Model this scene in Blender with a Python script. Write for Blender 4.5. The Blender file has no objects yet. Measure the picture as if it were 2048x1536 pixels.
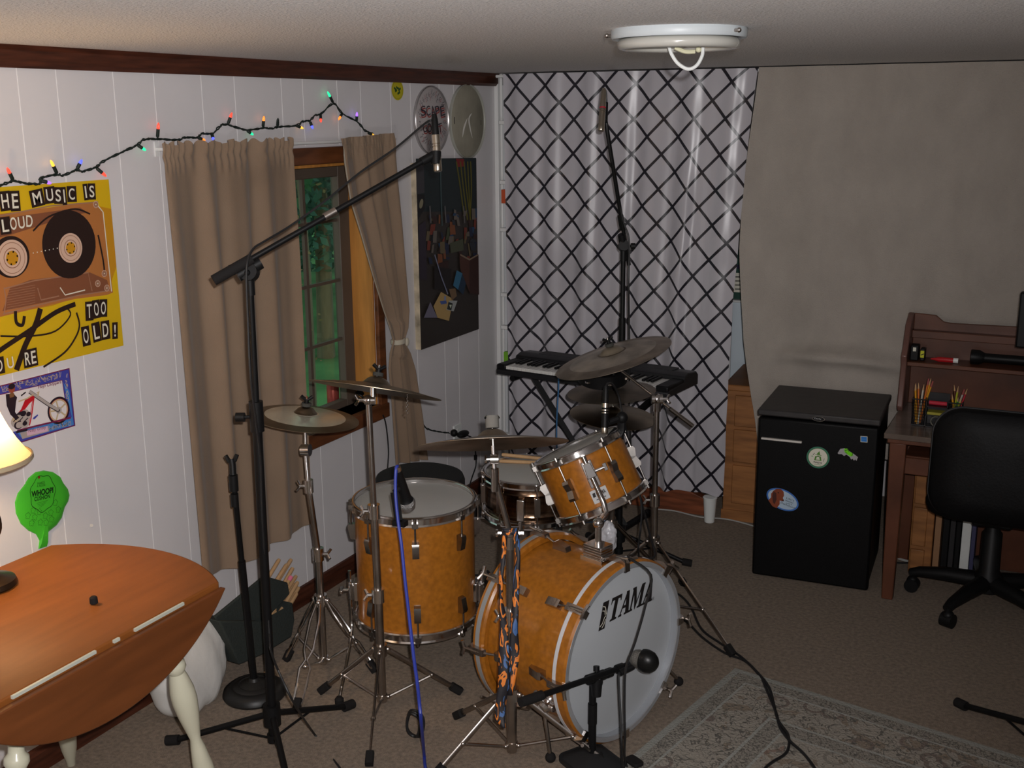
import bpy, bmesh, math, random
from mathutils import Vector, Matrix
from math import sin, cos, pi, radians, hypot, atan2, sqrt
random.seed(7)
V = Vector
SC = bpy.context.scene
COL = SC.collection

# ------------------------------------------------------------------ camera
CAM = V((2.545, 0.0, 1.85)); F = 2259.4
_pi, _ya, _ro = .235006, -.460042, -.007917
FW = V((sin(_ya)*cos(_pi), cos(_ya)*cos(_pi), -sin(_pi)))
_r = V((cos(_ya), -sin(_ya), 0)); _u = _r.cross(FW)
RT = cos(_ro)*_r + sin(_ro)*_u
UP = -sin(_ro)*_r + cos(_ro)*_u
cd = bpy.data.cameras.new('camera'); cam = bpy.data.objects.new('camera', cd); COL.objects.link(cam)
cd.sensor_width = 36; cd.lens = F/2048*36; cd.clip_start = .05
m = Matrix((RT, UP, -FW)).transposed().to_4x4(); m.translation = CAM
cam.matrix_world = m
SC.camera = cam

# surveying helpers: where a sight line meets a real plane of the room
def ray(x, y): return FW + RT*((x-1024)/F) - UP*((y-768)/F)
def at(x, y, d): return CAM + ray(x, y)*d
def fz(x, y, z=0.0):
    d = ray(x, y); return CAM + d*((z-CAM.z)/d.z)
def wl(x, y, X=0.0):
    d = ray(x, y); return CAM + d*((X-CAM.x)/d.x)
def by(x, y, Y):
    d = ray(x, y); return CAM + d*((Y-CAM.y)/d.y)
def pix(p):
    v = V(p)-CAM; z = v.dot(FW); return 1024+F*v.dot(RT)/z, 768-F*v.dot(UP)/z
def zat(p, y):
    lo, hi = -.5, 3.0
    for _ in range(40):
        mm = (lo+hi)/2
        if pix((p[0], p[1], mm))[1] > y: lo = mm
        else: hi = mm
    return lo
def up(p, z): return V((p[0], p[1], z))

# ------------------------------------------------------------------ materials
def lin(c): return tuple(((v/255)/12.92 if v/255 <= .04045 else ((v/255+.055)/1.055)**2.4) for v in c)
MATS = {}
def mat(name, col, rough=.6, metal=0, spec=.4, noise=None, bump=None, sheen=0, coat=0, emit=0, trans=0):
    """noise=(scale, amount, (sx,sy,sz)) varies the colour; bump=(scale, strength)"""
    if name in MATS: return MATS[name]
    mt = bpy.data.materials.new(name); mt.use_nodes = True; MATS[name] = mt
    nt = mt.node_tree; b = nt.nodes['Principled BSDF']
    c = (*col, 1)
    b.inputs['Base Color'].default_value = c; b.inputs['Roughness'].default_value = rough
    b.inputs['Metallic'].default_value = metal; b.inputs['Specular IOR Level'].default_value = spec
    if sheen: b.inputs['Sheen Weight'].default_value = sheen
    if coat: b.inputs['Coat Weight'].default_value = coat; b.inputs['Coat Roughness'].default_value = .08
    if trans: b.inputs['Transmission Weight'].default_value = trans
    if emit:
        b.inputs['Emission Color'].default_value = c; b.inputs['Emission Strength'].default_value = emit
    if noise or bump:
        tc = nt.nodes.new('ShaderNodeTexCoord')
    if noise:
        mp = nt.nodes.new('ShaderNodeMapping'); nt.links.new(tc.outputs['Object'], mp.inputs[0])
        if len(noise) > 2: mp.inputs['Scale'].default_value = noise[2]
        n = nt.nodes.new('ShaderNodeTexNoise'); n.inputs['Scale'].default_value = noise[0]; n.inputs['Detail'].default_value = 5
        nt.links.new(mp.outputs[0], n.inputs['Vector'])
        r = nt.nodes.new('ShaderNodeValToRGB'); a = noise[1]
        r.color_ramp.elements[0].position = .3; r.color_ramp.elements[1].position = .7
        r.color_ramp.elements[0].color = (*[v*(1-a) for v in col], 1); r.color_ramp.elements[1].color = (*[min(1, v*(1+a)) for v in col], 1)
        nt.links.new(n.outputs[0], r.inputs[0]); nt.links.new(r.outputs[0], b.inputs['Base Color'])
    if bump:
        n2 = nt.nodes.new('ShaderNodeTexNoise'); n2.inputs['Scale'].default_value = bump[0]; n2.inputs['Detail'].default_value = 3
        nt.links.new(tc.outputs['Object'], n2.inputs['Vector'])
        bp = nt.nodes.new('ShaderNodeBump'); bp.inputs['Strength'].default_value = bump[1]; bp.inputs['Distance'].default_value = .01
        nt.links.new(n2.outputs[0], bp.inputs['Height']); nt.links.new(bp.outputs[0], b.inputs['Normal'])
    return mt
M_WALL = mat('white_panelling', (.70, .675, .685), .5, noise=(3, .03), bump=(40, .03))
M_GROOVE = mat('panel_groove', (.84, .82, .82), .6)
M_CEIL = mat('popcorn_ceiling', (.82, .80, .79), .9, spec=.15, noise=(170, .16), bump=(190, .9))
M_CARPET = mat('beige_carpet', (.250, .190, .138), 1, spec=.05, noise=(75, .30), bump=(300, .7), sheen=.15)
M_DWOOD = mat('dark_stained_wood', (.085, .022, .010), .5, noise=(7, .45, (6, 1, 6)))
M_DWOODX = mat('dark_stained_wood_trim', (.062, .017, .008), .45, noise=(7, .45, (6, 1, 12)))
M_SILL = mat('stained_sill_wood', (.13, .042, .014), .45, noise=(6, .4, (6, 1, 6)))
M_JAMB = mat('golden_wood', (.50, .21, .045), .5, noise=(5, .3, (6, 6, .6)))
M_SASH = mat('dark_sash', (.105, .078, .06), .5)
M_TAN = mat('tan_curtain_cloth', (.245, .172, .118), .9, spec=.1, noise=(5, .07), bump=(300, .1), sheen=.15)
M_LINING = mat('curtain_lining', (.50, .45, .36), .9)
M_BLACK = mat('black_plastic', (.0055, .0055, .006), .5, spec=.25)
M_BLACKM = mat('black_metal', (.005, .005, .0055), .48, spec=.22)
M_RUBBER = mat('black_rubber', (.012, .011, .011), .85, spec=.2)
M_CHROME = mat('chrome', (.80, .78, .77), .15, 1, noise=(9, .12))
M_DCHROME = mat('aged_chrome', (.44, .40, .37), .27, 1, noise=(14, .25))
M_LUG = mat('lug_chrome', (.34, .32, .30), .26, 1, noise=(14, .25))  # chrome coloured darker to stand in for the dim surroundings the lugs reflect
M_ORANGE = mat('orange_drum_wrap', (.355, .125, .0125), .3, noise=(60, .2, (1, 1, 1)), coat=.35)
M_HEAD = mat('coated_drumhead', (.45, .44, .42), .55, noise=(6, .06))
M_WHITEHEAD = mat('white_bass_head', (.47, .495, .52), .4, noise=(3, .02), coat=.2)
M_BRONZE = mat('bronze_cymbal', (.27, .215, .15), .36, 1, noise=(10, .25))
M_BRONZE_GLARE = mat('bronze_painted_glare', (.95, .90, .74), .24, .72, spec=.8, noise=(11, .12))  # pale colour painted in for light reflected off the bronze
M_DBRONZE = mat('tarnished_bronze', (.21, .17, .13), .42, .85, noise=(9, .35))
M_STICK = mat('hickory', (.52, .32, .16), .55, noise=(12, .2))
M_TABLE = mat('orange_maple_tabletop', (.215, .068, .0135), .5, spec=.25, noise=(4, .12, (7, 1, 1)))
M_TABLEE = mat('table_edge', (.20, .058, .014), .35, noise=(6, .3, (6, 1, 1)))
M_CREAM = mat('cream_paint', (.62, .60, .46), .3, coat=.3)
M_STEEL = mat('nickel_hinge', (.62, .66, .58), .35, .3)
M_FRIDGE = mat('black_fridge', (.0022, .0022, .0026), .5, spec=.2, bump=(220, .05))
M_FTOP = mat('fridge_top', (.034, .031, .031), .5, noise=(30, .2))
M_DESK = mat('reddish_desk_wood', (.105, .036, .018), .42, noise=(6, .3, (1, 8, 1)))
M_OAK = mat('oak_drawer_wood', (.30, .125, .040), .5, noise=(6, .3, (1, 1, 7)))
M_CLOTH = mat('canvas_dropcloth', (.385, .345, .305), 1, spec=.05, noise=(7, .07, (1.4, 2, .8)), bump=(260, .4))
M_WHITE = mat('white_paint', (.74, .74, .73), .4)
M_WPLAST = mat('white_plastic', (.74, .76, .74), .35)
M_LEATHER = mat('black_vinyl', (.0025, .0025, .003), .55, spec=.2, bump=(120, .08))
M_GREENBAG = mat('dark_green_canvas', (.024, .031, .028), .9, bump=(150, .3))
M_PILLOW = mat('white_cotton', (.66, .65, .62), .9, bump=(26, .18))
M_BLUE = mat('blue_cable', (.025, .045, .33), .45)
M_LBLUE = mat('light_blue_cable', (.05, .16, .34), .45)
M_CABLE = mat('black_cable', (.012, .012, .013), .5)
M_WCABLE = mat('white_cable', (.42, .42, .40), .6)
M_WIREG = mat('green_black_wire', (.008, .016, .013), .6)
M_SILVER = mat('satin_nickel', (.62, .56, .47), .28, 1)
M_FELT = mat('felt', (.05, .05, .045), .95)

# ------------------------------------------------------------------ mesh helpers
def BM(): return bmesh.new()
def frame(p, n, xhint=None):
    n = V(n).normalized(); h = V(xhint) if xhint is not None else (V((0, 0, 1)) if abs(n.z) < .9 else V((1, 0, 0)))
    x = (h - n*h.dot(n))
    if x.length < 1e-6: x = V((1, 0, 0)) - n*n.x
    x.normalize(); y = n.cross(x)
    M4 = Matrix((x, y, n)).transposed().to_4x4(); M4.translation = V(p); return M4
def faces(bm, vs, fs, mi=0):
    nv = [bm.verts.new(v) for v in vs]
    for f in fs:
        try:
            g = bm.faces.new([nv[i] for i in f]); g.material_index = mi
        except ValueError: pass
    return nv
def box(bm, lo, hi, M4=None, mi=0):
    x0, y0, z0 = lo; x1, y1, z1 = hi
    vs = [V(v) for v in ((x0,y0,z0),(x1,y0,z0),(x1,y1,z0),(x0,y1,z0),(x0,y0,z1),(x1,y0,z1),(x1,y1,z1),(x0,y1,z1))]
    if M4: vs = [M4 @ v for v in vs]
    faces(bm, vs, ((0,3,2,1),(4,5,6,7),(0,1,5,4),(1,2,6,5),(2,3,7,6),(3,0,4,7)), mi)
def lathe(bm, prof, M4=None, n=32, mi=0, cap=True, a0=0, a1=2*pi):
    rings = []
    full = abs(a1-a0-2*pi) < 1e-6
    k = n if full else n+1
    for r, z in prof:
        ring = []
        for i in range(k):
            a = a0+(a1-a0)*i/n; v = V((r*cos(a), r*sin(a), z))
            ring.append(bm.verts.new(M4 @ v if M4 else v))
        rings.append(ring)
    for a, b in zip(rings, rings[1:]):
        for i in range(n):
            j = (i+1) % k
            bm.faces.new((a[i], a[j], b[j], b[i])).material_index = mi
    if cap and full:
        if prof[0][0] > 1e-6: bm.faces.new(rings[0][::-1]).material_index = mi
        if prof[-1][0] > 1e-6: bm.faces.new(rings[-1]).material_index = mi
def rod(bm, p, q, r, r2=None, n=12, mi=0):
    p, q = V(p), V(q); L = (q-p).length
    lathe(bm, [(r, 0), (r if r2 is None else r2, L)], frame(p, q-p), n, mi)
def tube(bm, pts, r, n=8, mi=0, rr=None, flat=None):
    pts = [V(p) for p in pts]; rings = []; x = None
    for i, p in enumerate(pts):
        t = (pts[min(i+1, len(pts)-1)]-pts[max(i-1, 0)]).normalized()
        if x is None:
            h = V((0, 0, 1)) if abs(t.z) < .9 else V((1, 0, 0)); x = (h-t*h.dot(t)).normalized()
        else:
            x = x-t*x.dot(t); x.normalize()
        y = t.cross(x); q = rr[i] if rr else r
        rings.append([bm.verts.new(p+x*cos(2*pi*k/n)*q+y*sin(2*pi*k/n)*q*(flat or 1)) for k in range(n)])
    for a, b in zip(rings, rings[1:]):
        for k in range(n): bm.faces.new((a[k], a[(k+1) % n], b[(k+1) % n], b[k])).material_index = mi
    bm.faces.new(rings[0][::-1]).material_index = mi; bm.faces.new(rings[-1]).material_index = mi
def spline(pts, k=6):
    pts = [V(p) for p in pts]; out = []
    for i in range(len(pts)-1):
        a, b, c, d = pts[max(i-1, 0)], pts[i], pts[i+1], pts[min(i+2, len(pts)-1)]
        for j in range(k):
            t = j/k
            out.append(.5*((2*b)+(c-a)*t+(2*a-5*b+4*c-d)*t*t+(3*b-a-3*c+d)*t**3))
    out.append(pts[-1]); return out
def ball(bm, c, r, mi=0, s=(1, 1, 1), M4=None, n=16):
    mm = Matrix.Translation(V(c)) @ (M4 or Matrix()) @ Matrix.Diagonal((r*s[0], r*s[1], r*s[2], 1))
    k = n//2
    lathe(bm, [(sin(pi*i/k), -cos(pi*i/k)) if 0 < i < k else (1e-4, -cos(pi*i/k)) for i in range(k+1)], mm, n, mi)
def prism(bm, poly, t, M4, mi=0):
    """poly in the frame's xy, from z=0 to z=t"""
    n = len(poly)
    a = [bm.verts.new(M4 @ V((x, y, 0))) for x, y in poly]; b = [bm.verts.new(M4 @ V((x, y, t))) for x, y in poly]
    bm.faces.new(a[::-1]).material_index = mi; bm.faces.new(b).material_index = mi
    for i in range(n): bm.faces.new((a[i], a[(i+1) % n], b[(i+1) % n], b[i])).material_index = mi
def sheet(bm, nu, nv, f, uv=None, mi=0):
    g = [[bm.verts.new(f(i/nu, j/nv)) for j in range(nv+1)] for i in range(nu+1)]
    L = bm.loops.layers.uv.verify() if uv else None
    for i in range(nu):
        for j in range(nv):
            q = ((i, j), (i+1, j), (i+1, j+1), (i, j+1))
            fc = bm.faces.new([g[a][b] for a, b in q]); fc.material_index = mi
            if uv:
                for l, (a, b) in zip(fc.loops, q): l[L].uv = uv(a/nu, b/nv)
def rrect(w, h, r, n=5):
    out = []
    for cx, cy, a in ((w/2-r, h/2-r, 0), (-w/2+r, h/2-r, pi/2), (-w/2+r, -h/2+r, pi), (w/2-r, -h/2+r, 1.5*pi)):
        for i in range(n+1):
            t = a+pi/2*i/n; out.append((cx+r*cos(t), cy+r*sin(t)))
    return out
def circ(r, n=32, c=(0, 0), b=None): return [(c[0]+r*cos(2*pi*i/n), c[1]+(b or r)*sin(2*pi*i/n)) for i in range(n)]

# ------------------------------------------------------------------ objects
def obj(name, bm, mats, parent=None, smooth=True, bevel=0, label=None, ang=38, norm=True):
    if norm: bmesh.ops.recalc_face_normals(bm, faces=bm.faces)
    me = bpy.data.meshes.new(name); bm.to_mesh(me); bm.free()
    for mm in (mats if isinstance(mats, (list, tuple)) else [mats]): me.materials.append(mm)
    if smooth:
        me.polygons.foreach_set('use_smooth', [True]*len(me.polygons)); me.set_sharp_from_angle(angle=radians(ang))
    o = bpy.data.objects.new(name, me); COL.objects.link(o)
    if parent is not None:
        o.parent = parent
        if parent.type == 'EMPTY': o.matrix_parent_inverse = Matrix.Translation(-parent.location)
    if bevel:
        md = o.modifiers.new('bevel', 'BEVEL'); md.width = bevel; md.segments = 2; md.limit_method = 'ANGLE'; md.angle_limit = radians(40)
    if label: o['label'] = label
    return o
def thing(name, label, cat, loc=(0, 0, 0), group=None):
    o = bpy.data.objects.new(name, None); COL.objects.link(o); o.location = loc; o.empty_display_size = .05
    o['label'] = label; o['category'] = cat
    if group: o['group'] = group
    return o
def tag(o, label, cat, group=None):
    o['label'] = label; o['category'] = cat
    if group: o['group'] = group
    return o
def struct(o):
    o['kind'] = 'structure'; return o
def dup(root, loc=None, rot=None, label=None):
    r = root.copy(); COL.objects.link(r)
    if loc is not None: r.location = loc
    if rot is not None: r.rotation_euler = rot
    if label: r['label'] = label
    for ch in list(root.children):
        c = ch.copy(); COL.objects.link(c); c.parent = r
        for g in ch.children:
            d = g.copy(); COL.objects.link(d); d.parent = c
    return r

# flat artwork laid on a real plane: s,t in metres along U,V
_tx = {}
def glyphs(s, bold=0.0, shear=0):
    k = (s, bold, shear)
    if k not in _tx:
        cu = bpy.data.curves.new('lettering', 'FONT'); cu.body = s; cu.size = 1; cu.offset = bold; cu.shear = shear
        o = bpy.data.objects.new('lettering', cu); COL.objects.link(o)
        dg = bpy.context.evaluated_depsgraph_get(); me = bpy.data.meshes.new_from_object(o.evaluated_get(dg))
        vs = [(v.co.x, v.co.y) for v in me.vertices]; fs = [tuple(p.vertices) for p in me.polygons]
        bpy.data.objects.remove(o); bpy.data.curves.remove(cu); bpy.data.meshes.remove(me)
        x0 = min(v[0] for v in vs); x1 = max(v[0] for v in vs); y0 = min(v[1] for v in vs); y1 = max(v[1] for v in vs)
        _tx[k] = ([((a-x0)/(x1-x0), (b-y0)/(y1-y0)) for a, b in vs], fs)
    return _tx[k]
class Art:
    def __init__(s, O, U, W, step=.00004):
        s.O, s.U, s.W = V(O), V(U).normalized(), V(W).normalized(); s.N = s.U.cross(s.W); s.bm = BM(); s.mats = []; s.h = 0; s.step = step
    def mi(s, m):
        if m not in s.mats: s.mats.append(m)
        return s.mats.index(m)
    def px(s, x, y):
        d = ray(x, y); p = CAM+d*((s.O-CAM).dot(s.N)/d.dot(s.N))-s.O
        return p.dot(s.U), p.dot(s.W)
    def P(s, a, b, h=None): return s.O+s.U*a+s.W*b+s.N*(s.h*s.step if h is None else h)
    def poly(s, pts, m, up=1):
        s.h += up; n = len(pts)
        ar = sum(pts[i][0]*pts[(i+1) % n][1]-pts[(i+1) % n][0]*pts[i][1] for i in range(n))
        if ar < 0: pts = pts[::-1]
        f = s.bm.faces.new([s.bm.verts.new(s.P(a, b)) for a, b in pts]); f.material_index = s.mi(m)
    def pp(s, pts, m, up=1): s.poly([s.px(*q) for q in pts], m, up)
    def ell(s, c, ra, rb, m, rot=0, n=36, up=1):
        s.poly([(c[0]+ra*cos(2*pi*i/n)*cos(rot)-rb*sin(2*pi*i/n)*sin(rot), c[1]+ra*cos(2*pi*i/n)*sin(rot)+rb*sin(2*pi*i/n)*cos(rot)) for i in range(n)], m, up)
    def line(s, pts, w, m, up=1, taper=False):
        s.h += up; k = s.mi(m); L = []; n = len(pts)
        for i in range(n):
            a, b = pts[max(i-1, 0)], pts[min(i+1, n-1)]; l = hypot(b[0]-a[0], b[1]-a[1]) or 1
            nx, ny = -(b[1]-a[1])/l*w/2, (b[0]-a[0])/l*w/2
            if taper: q = sin(pi*(i+.15)/(n-.7)); nx *= q; ny *= q
            L.append((s.bm.verts.new(s.P(pts[i][0]-nx, pts[i][1]-ny)), s.bm.verts.new(s.P(pts[i][0]+nx, pts[i][1]+ny))))
        for a, b in zip(L, L[1:]): s.bm.faces.new((a[0], b[0], b[1], a[1])).material_index = k
    def pl(s, pts, w, m, up=1, smooth=0, taper=False):
        q = [s.px(*p) for p in pts]
        if smooth: q = [(v.x, v.y) for v in spline([(a, b, 0) for a, b in q], smooth)]
        s.line(q, w, m, up, taper)
    def text(s, t, bl, w, h, m, rot=0, bold=.02, shear=0, up=1):
        s.h += up; k = s.mi(m); vs, fs = glyphs(t, bold, shear); c, d = cos(rot), sin(rot)
        nv = [s.bm.verts.new(s.P(bl[0]+a*w*c-b*h*d, bl[1]+a*w*d+b*h*c)) for a, b in vs]
        for f in fs:
            try: s.bm.faces.new([nv[i] for i in f]).material_index = k
            except ValueError: pass
    def ptext(s, t, p, q, hp, m, bold=.02, shear=0, up=1):
        """baseline from pixel p to pixel q, hp = pixel just above p that gives the letter height"""
        a, b, c = s.px(*p), s.px(*q), s.px(*hp)
        s.text(t, a, hypot(b[0]-a[0], b[1]-a[1]), hypot(c[0]-a[0], c[1]-a[1]), m, atan2(b[1]-a[1], b[0]-a[0]), bold, shear, up)
    def obj(s, name, parent=None, label=None): return obj(name, s.bm, s.mats, parent, smooth=False, norm=False, label=label)
def flat(name, rgb, rough=.6, **k): return mat(name, lin(rgb), rough, **k)
# ================================================================== THE ROOM
CEIL = 2.035; WX0, WX1, WZ0, WZ1 = 2.86, 3.868, .668, 1.672   # window opening on the left wall (y range, z range)
bm = BM(); box(bm, (-.2, -1.35, -.1), (4.35, 5.65, 0)); struct(obj('floor', bm, M_CARPET, smooth=False))
bm = BM(); box(bm, (-.2, -1.35, CEIL), (4.35, 5.65, CEIL+.1)); struct(obj('ceiling', bm, M_CEIL, smooth=False))
bm = BM()
box(bm, (-.16, -1.2, 0), (0, WX0, CEIL)); box(bm, (-.16, WX1, 0), (0, 5.55, CEIL))
box(bm, (-.16, WX0, 0), (0, WX1, WZ0)); box(bm, (-.16, WX0, WZ1), (0, WX1, CEIL))
for y in (.72, .86, 1.02, 1.2, 1.39, 1.55, 1.68, 1.83, 1.97, 2.08, 2.2, 2.33, 2.539, 2.703, 2.914, 3.075, 3.326, 3.451, 3.666, 3.823, 4.041, 4.198, 4.441, 4.571, 4.775):
    if WX0-.08 < y < WX1+.06:
        box(bm, (0, y-.0012, .0), (.0008, y+.0012, .6), mi=1); box(bm, (0, y-.0012, 1.74), (.0008, y+.0012, CEIL), mi=1)
    else: box(bm, (0, y-.0012, 0), (.0008, y+.0012, CEIL), mi=1)
struct(obj('wall_left', bm, [M_WALL, M_GROOVE], smooth=False, norm=False))
bm = BM(); box(bm, (-.16, 5.55, 0), (4.35, 5.65, CEIL)); struct(obj('wall_back', bm, M_WALL, smooth=False))
bm = BM(); box(bm, (4.2, -1.2, 0), (4.35, 5.55, CEIL)); struct(obj('wall_right', bm, M_WALL, smooth=False))
bm = BM(); box(bm, (-.16, -1.35, 0), (4.35, -1.2, CEIL)); struct(obj('wall_front', bm, M_WALL, smooth=False))
bm = BM(); prism(bm, [(0, 0), (.012, 0), (.022, .012), (.022, .045), (.03, .058), (0, .058)], 6.17, Matrix(((1,0,0,0),(0,0,1,-1.2),(0,1,0,CEIL-.058),(0,0,0,1))))
struct(obj('trim_1', bm, M_DWOODX, smooth=False))
bm = BM(); prism(bm, [(0, 0), (.014, 0), (.014, .06), (.008, .075), (0, .078)], 6.2, Matrix(((1,0,0,0),(0,0,1,-1.2),(0,1,0,0),(0,0,0,1))))
struct(obj('baseboard_left', bm, M_DWOODX, smooth=False))
bm = BM(); box(bm, (0, 4.965, 0), (.022, 5.02, CEIL-.0)); box(bm, (.022, 4.985, 0), (.034, 5.02, CEIL))
struct(obj('trim_2', bm, M_WHITE, bevel=.003))

# window -----------------------------------------------------------
win = thing('window_1', 'wooden framed window with dark muntin grid on the left wall', 'window', (0, 3.36, .67)); win['kind'] = 'structure'; del win['label']; del win['category']
bm = BM()
box(bm, (-.002, WX0-.062, WZ0-.06), (.018, WX0, WZ1+.062)); box(bm, (-.002, WX1, WZ0-.06), (.018, WX1+.05, WZ1+.062)); box(bm, (-.002, WX0, WZ1), (.018, WX1, WZ1+.062))
obj('casing', bm, M_SILL, win, bevel=.004)
bm = BM(); box(bm, (-.15, WX0, WZ0-.02), (.02, WX1, WZ0)); box(bm, (-.002, WX0-.062, WZ0-.062), (.026, WX1+.05, WZ0-.002))
obj('sill', bm, M_SILL, win, bevel=.003)
bm = BM(); box(bm, (-.15, WX1-.012, WZ0), (0, WX1, WZ1)); box(bm, (-.15, WX0, WZ0), (0, WX0+.012, WZ1)); box(bm, (-.15, WX0, WZ1-.012), (0, WX1, WZ1))
obj('jamb', bm, M_JAMB, win, bevel=.002)
sy1 = wl(677, 553, -.115).y; sm = wl(613, 560, -.115).y; z1 = wl(650, 566, -.115).z; z2 = wl(640, 690, -.115).z; dz = z1-z2; dy = sy1-sm
bm = BM(); box(bm, (-.135, sy1, WZ0), (-.098, WX1-.012, WZ1-.012)); box(bm, (-.135, WX0+.012, WZ1-.06), (-.098, sy1, WZ1-.012)); box(bm, (-.135, WX0+.012, WZ0), (-.098, sy1, WZ0+.03)); box(bm, (-.135, WX0+.012, WZ0), (-.098, WX0+.05, WZ1-.02))
sash = obj('sash', bm, M_SASH, win, bevel=.003)
bm = BM()
y = sm
while y > WX0+.06: box(bm, (-.122, y-.008, WZ0+.03), (-.108, y+.008, WZ1-.06)); y -= dy
z = z2-dz
while z < WZ1-.08:
    if z > WZ0+.05: box(bm, (-.121, WX0+.05, z-.006), (-.109, sy1, z+.006))
    z += dz
obj('muntin_grid', bm, M_SASH, sash)
mt = bpy.data.materials.new('window_glass'); mt.use_nodes = True; nt = mt.node_tree; nt.nodes.clear()
o_ = nt.nodes.new('ShaderNodeOutputMaterial'); mx = nt.nodes.new('ShaderNodeMixShader'); t_ = nt.nodes.new('ShaderNodeBsdfTransparent'); g_ = nt.nodes.new('ShaderNodeBsdfGlossy')
g_.inputs['Roughness'].default_value = .02; mx.inputs[0].default_value = .06; t_.inputs[0].default_value = (.86, .93, .88, 1)
nt.links.new(t_.outputs[0], mx.inputs[1]); nt.links.new(g_.outputs[0], mx.inputs[2]); nt.links.new(mx.outputs[0], o_.inputs[0])
bm = BM(); box(bm, (-.130, WX0+.05, WZ0+.03), (-.127, sy1, WZ1-.06)); obj('pane', bm, mt, sash)

# outdoors -----------------------------------------------------------
M_GRASS = mat('grass', (.115, .27, .10), 1, noise=(.9, .55)); M_LEAF = mat('leaf', (.09, .21, .10), .8, noise=(.8, .5)); M_LEAF3 = mat('leaf_teal', (.10, .21, .16), .8, noise=(.7, .5)); M_LEAF2 = mat('dry_leaf', (.30, .20, .10), .8); M_BARK = mat('bark', (.26, .19, .13), .9, noise=(5, .35, (2, 2, .4)))
bm = BM(); sheet(bm, 12, 12, lambda u, v: V((-.3-24*u, -2+30*v, -1.0+.9*u*u*2)))
lawn = obj('lawn', bm, M_GRASS); struct(lawn)
def tree(name, label, x, y, h, r, n, seed, lm, tr=.13, low=.25, sz=.13):
    rnd = random.Random(seed); t = thing(name, label, 'tree', (x, y, -.95), 'trees outside the window')
    bm = BM(); tube(bm, spline([(x, y, -1.0), (x+.05, y-.03, h*.3), (x-.06, y+.05, h*.65), (x, y, h)], 4), tr, 9, rr=[tr*(1-.055*i) for i in range(13)]); obj('trunk', bm, M_BARK, t)
    bm = BM()
    for i in range(n):
        while True:
            q = V((rnd.uniform(-1, 1), rnd.uniform(-1, 1), rnd.uniform(-1, 1)))
            if .35 < q.length < 1: break
        c = V((x, y, h*(.5+low)))+V((q.x*r, q.y*r, q.z*h*.62)); a = V((rnd.gauss(0, 1), rnd.gauss(0, 1), rnd.gauss(0, 1))).normalized(); b = a.orthogonal().normalized(); s = rnd.uniform(.6, 1.5)*sz
        faces(bm, [c-a*s, c-b*s*.5, c+a*s, c+b*s*.5], ((0, 1, 2, 3),))
    obj('foliage', bm, lm, t, smooth=False)
tree('tree', 'slim pale trunk tree nearest the window glass', -3.4, 8.75, 3.4, .8, 700, 1, M_LEAF, .12, .5, .05)
tree('tree', 'bushy teal green tree in the upper half of the window view', -5.2, 10.7, 2.6, 1.1, 5200, 2, M_LEAF3, .11, .15, .055)
tree('tree', 'dark green tree behind the left window panes', -4.2, 8.2, 3.0, .95, 3000, 3, M_LEAF, .09, .35, .055)
tree('tree', 'far green tree filling the top of the window view', -8.5, 13.6, 4.6, 2.5, 6000, 4, M_LEAF3, .2, .0, .11)
tree('tree', 'small browning tree close outside the window top', -2.2, 6.35, 2.6, .40, 150, 5, M_LEAF2, .03, .1, .022)

# curtains -----------------------------------------------------------
def fold(u, k, a, ph=0): return a*(sin(2*pi*k*u+ph)+.45*sin(2*pi*k*1.63*u+ph*2+1)+.3*sin(2*pi*k*.51*u+2))
cb = [wl(395, 1155, .07), wl(500, 1120, .07), wl(612, 1045, .07)]; ct = [wl(318, 292, .05), wl(578, 283, .05)]
def lc(u, v):
    ztop = 1.770+.007*sin(2*pi*(13*u+.8*sin(7*u))); p0 = V((0, ct[0].y+(ct[1].y-ct[0].y)*u, ztop))
    b0 = cb[0].y+(cb[2].y-cb[0].y)*u; zb = cb[0].z+(cb[1].z-cb[0].z)*min(1, u/.4) if u < .4 else cb[1].z+(cb[2].z-cb[1].z)*(u-.4)/.6
    p1 = V((0, b0, zb)); p = p0.lerp(p1, v); g = min(1, .35+v*2.2)
    x = .060+.025*v+fold(u, 4.2, .015*g)
    if v < .07: q = 2*pi*(19*u+1.1*sin(5.3*u)+.7*sin(13*u)); x += (.008 if v < .022 else .0045)*sin(q+9*v)*(1-.6*(v > .05))
    if .020 < v < .032: x -= .005
    p.x = max(.036, x); return p
bm = BM(); sheet(bm, 150, 70, lc); left_c = tag(obj('window_curtain', bm, M_TAN, ang=180), 'wide tan curtain hanging straight over the left half of the window', 'curtain')
Lp = [(672, 277), (676, 310), (690, 400), (712, 470), (735, 550), (757, 620), (772, 660), (779, 682), (771, 705), (768, 735), (774, 800), (783, 928)]
Rp = [(778, 266), (781, 300), (786, 360), (795, 450), (804, 560), (809, 620), (808, 655), (801, 682), (812, 705), (822, 740), (836, 830), (847, 918)]
Lw = [wl(*q, .05) for q in Lp]; Rw = [wl(*q, .05) for q in Rp]
def pick(A, v):
    s = v*(len(A)-1); i = min(int(s), len(A)-2); return A[i].lerp(A[i+1], s-i)
def rc(u, v):
    p = pick(Lw, v).lerp(pick(Rw, v), u); w = (pick(Rw, v)-pick(Lw, v)).length
    x = .05+fold(u, 3.3, .012*min(1, w/.2))+(.012*sin(pi*u) if .5 < v < .75 else 0)
    if v < .1: x += .005*sin(2*pi*22*u+30*v)
    p.x = max(.036, x+.014); return p
rt_ = thing('window_curtain', 'narrow tan curtain gathered and tied back beside the window', 'curtain', (.05, 4.0, .33))
bm = BM(); sheet(bm, 70, 66, rc); obj('drape', bm, M_TAN, rt_, ang=180)
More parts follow.
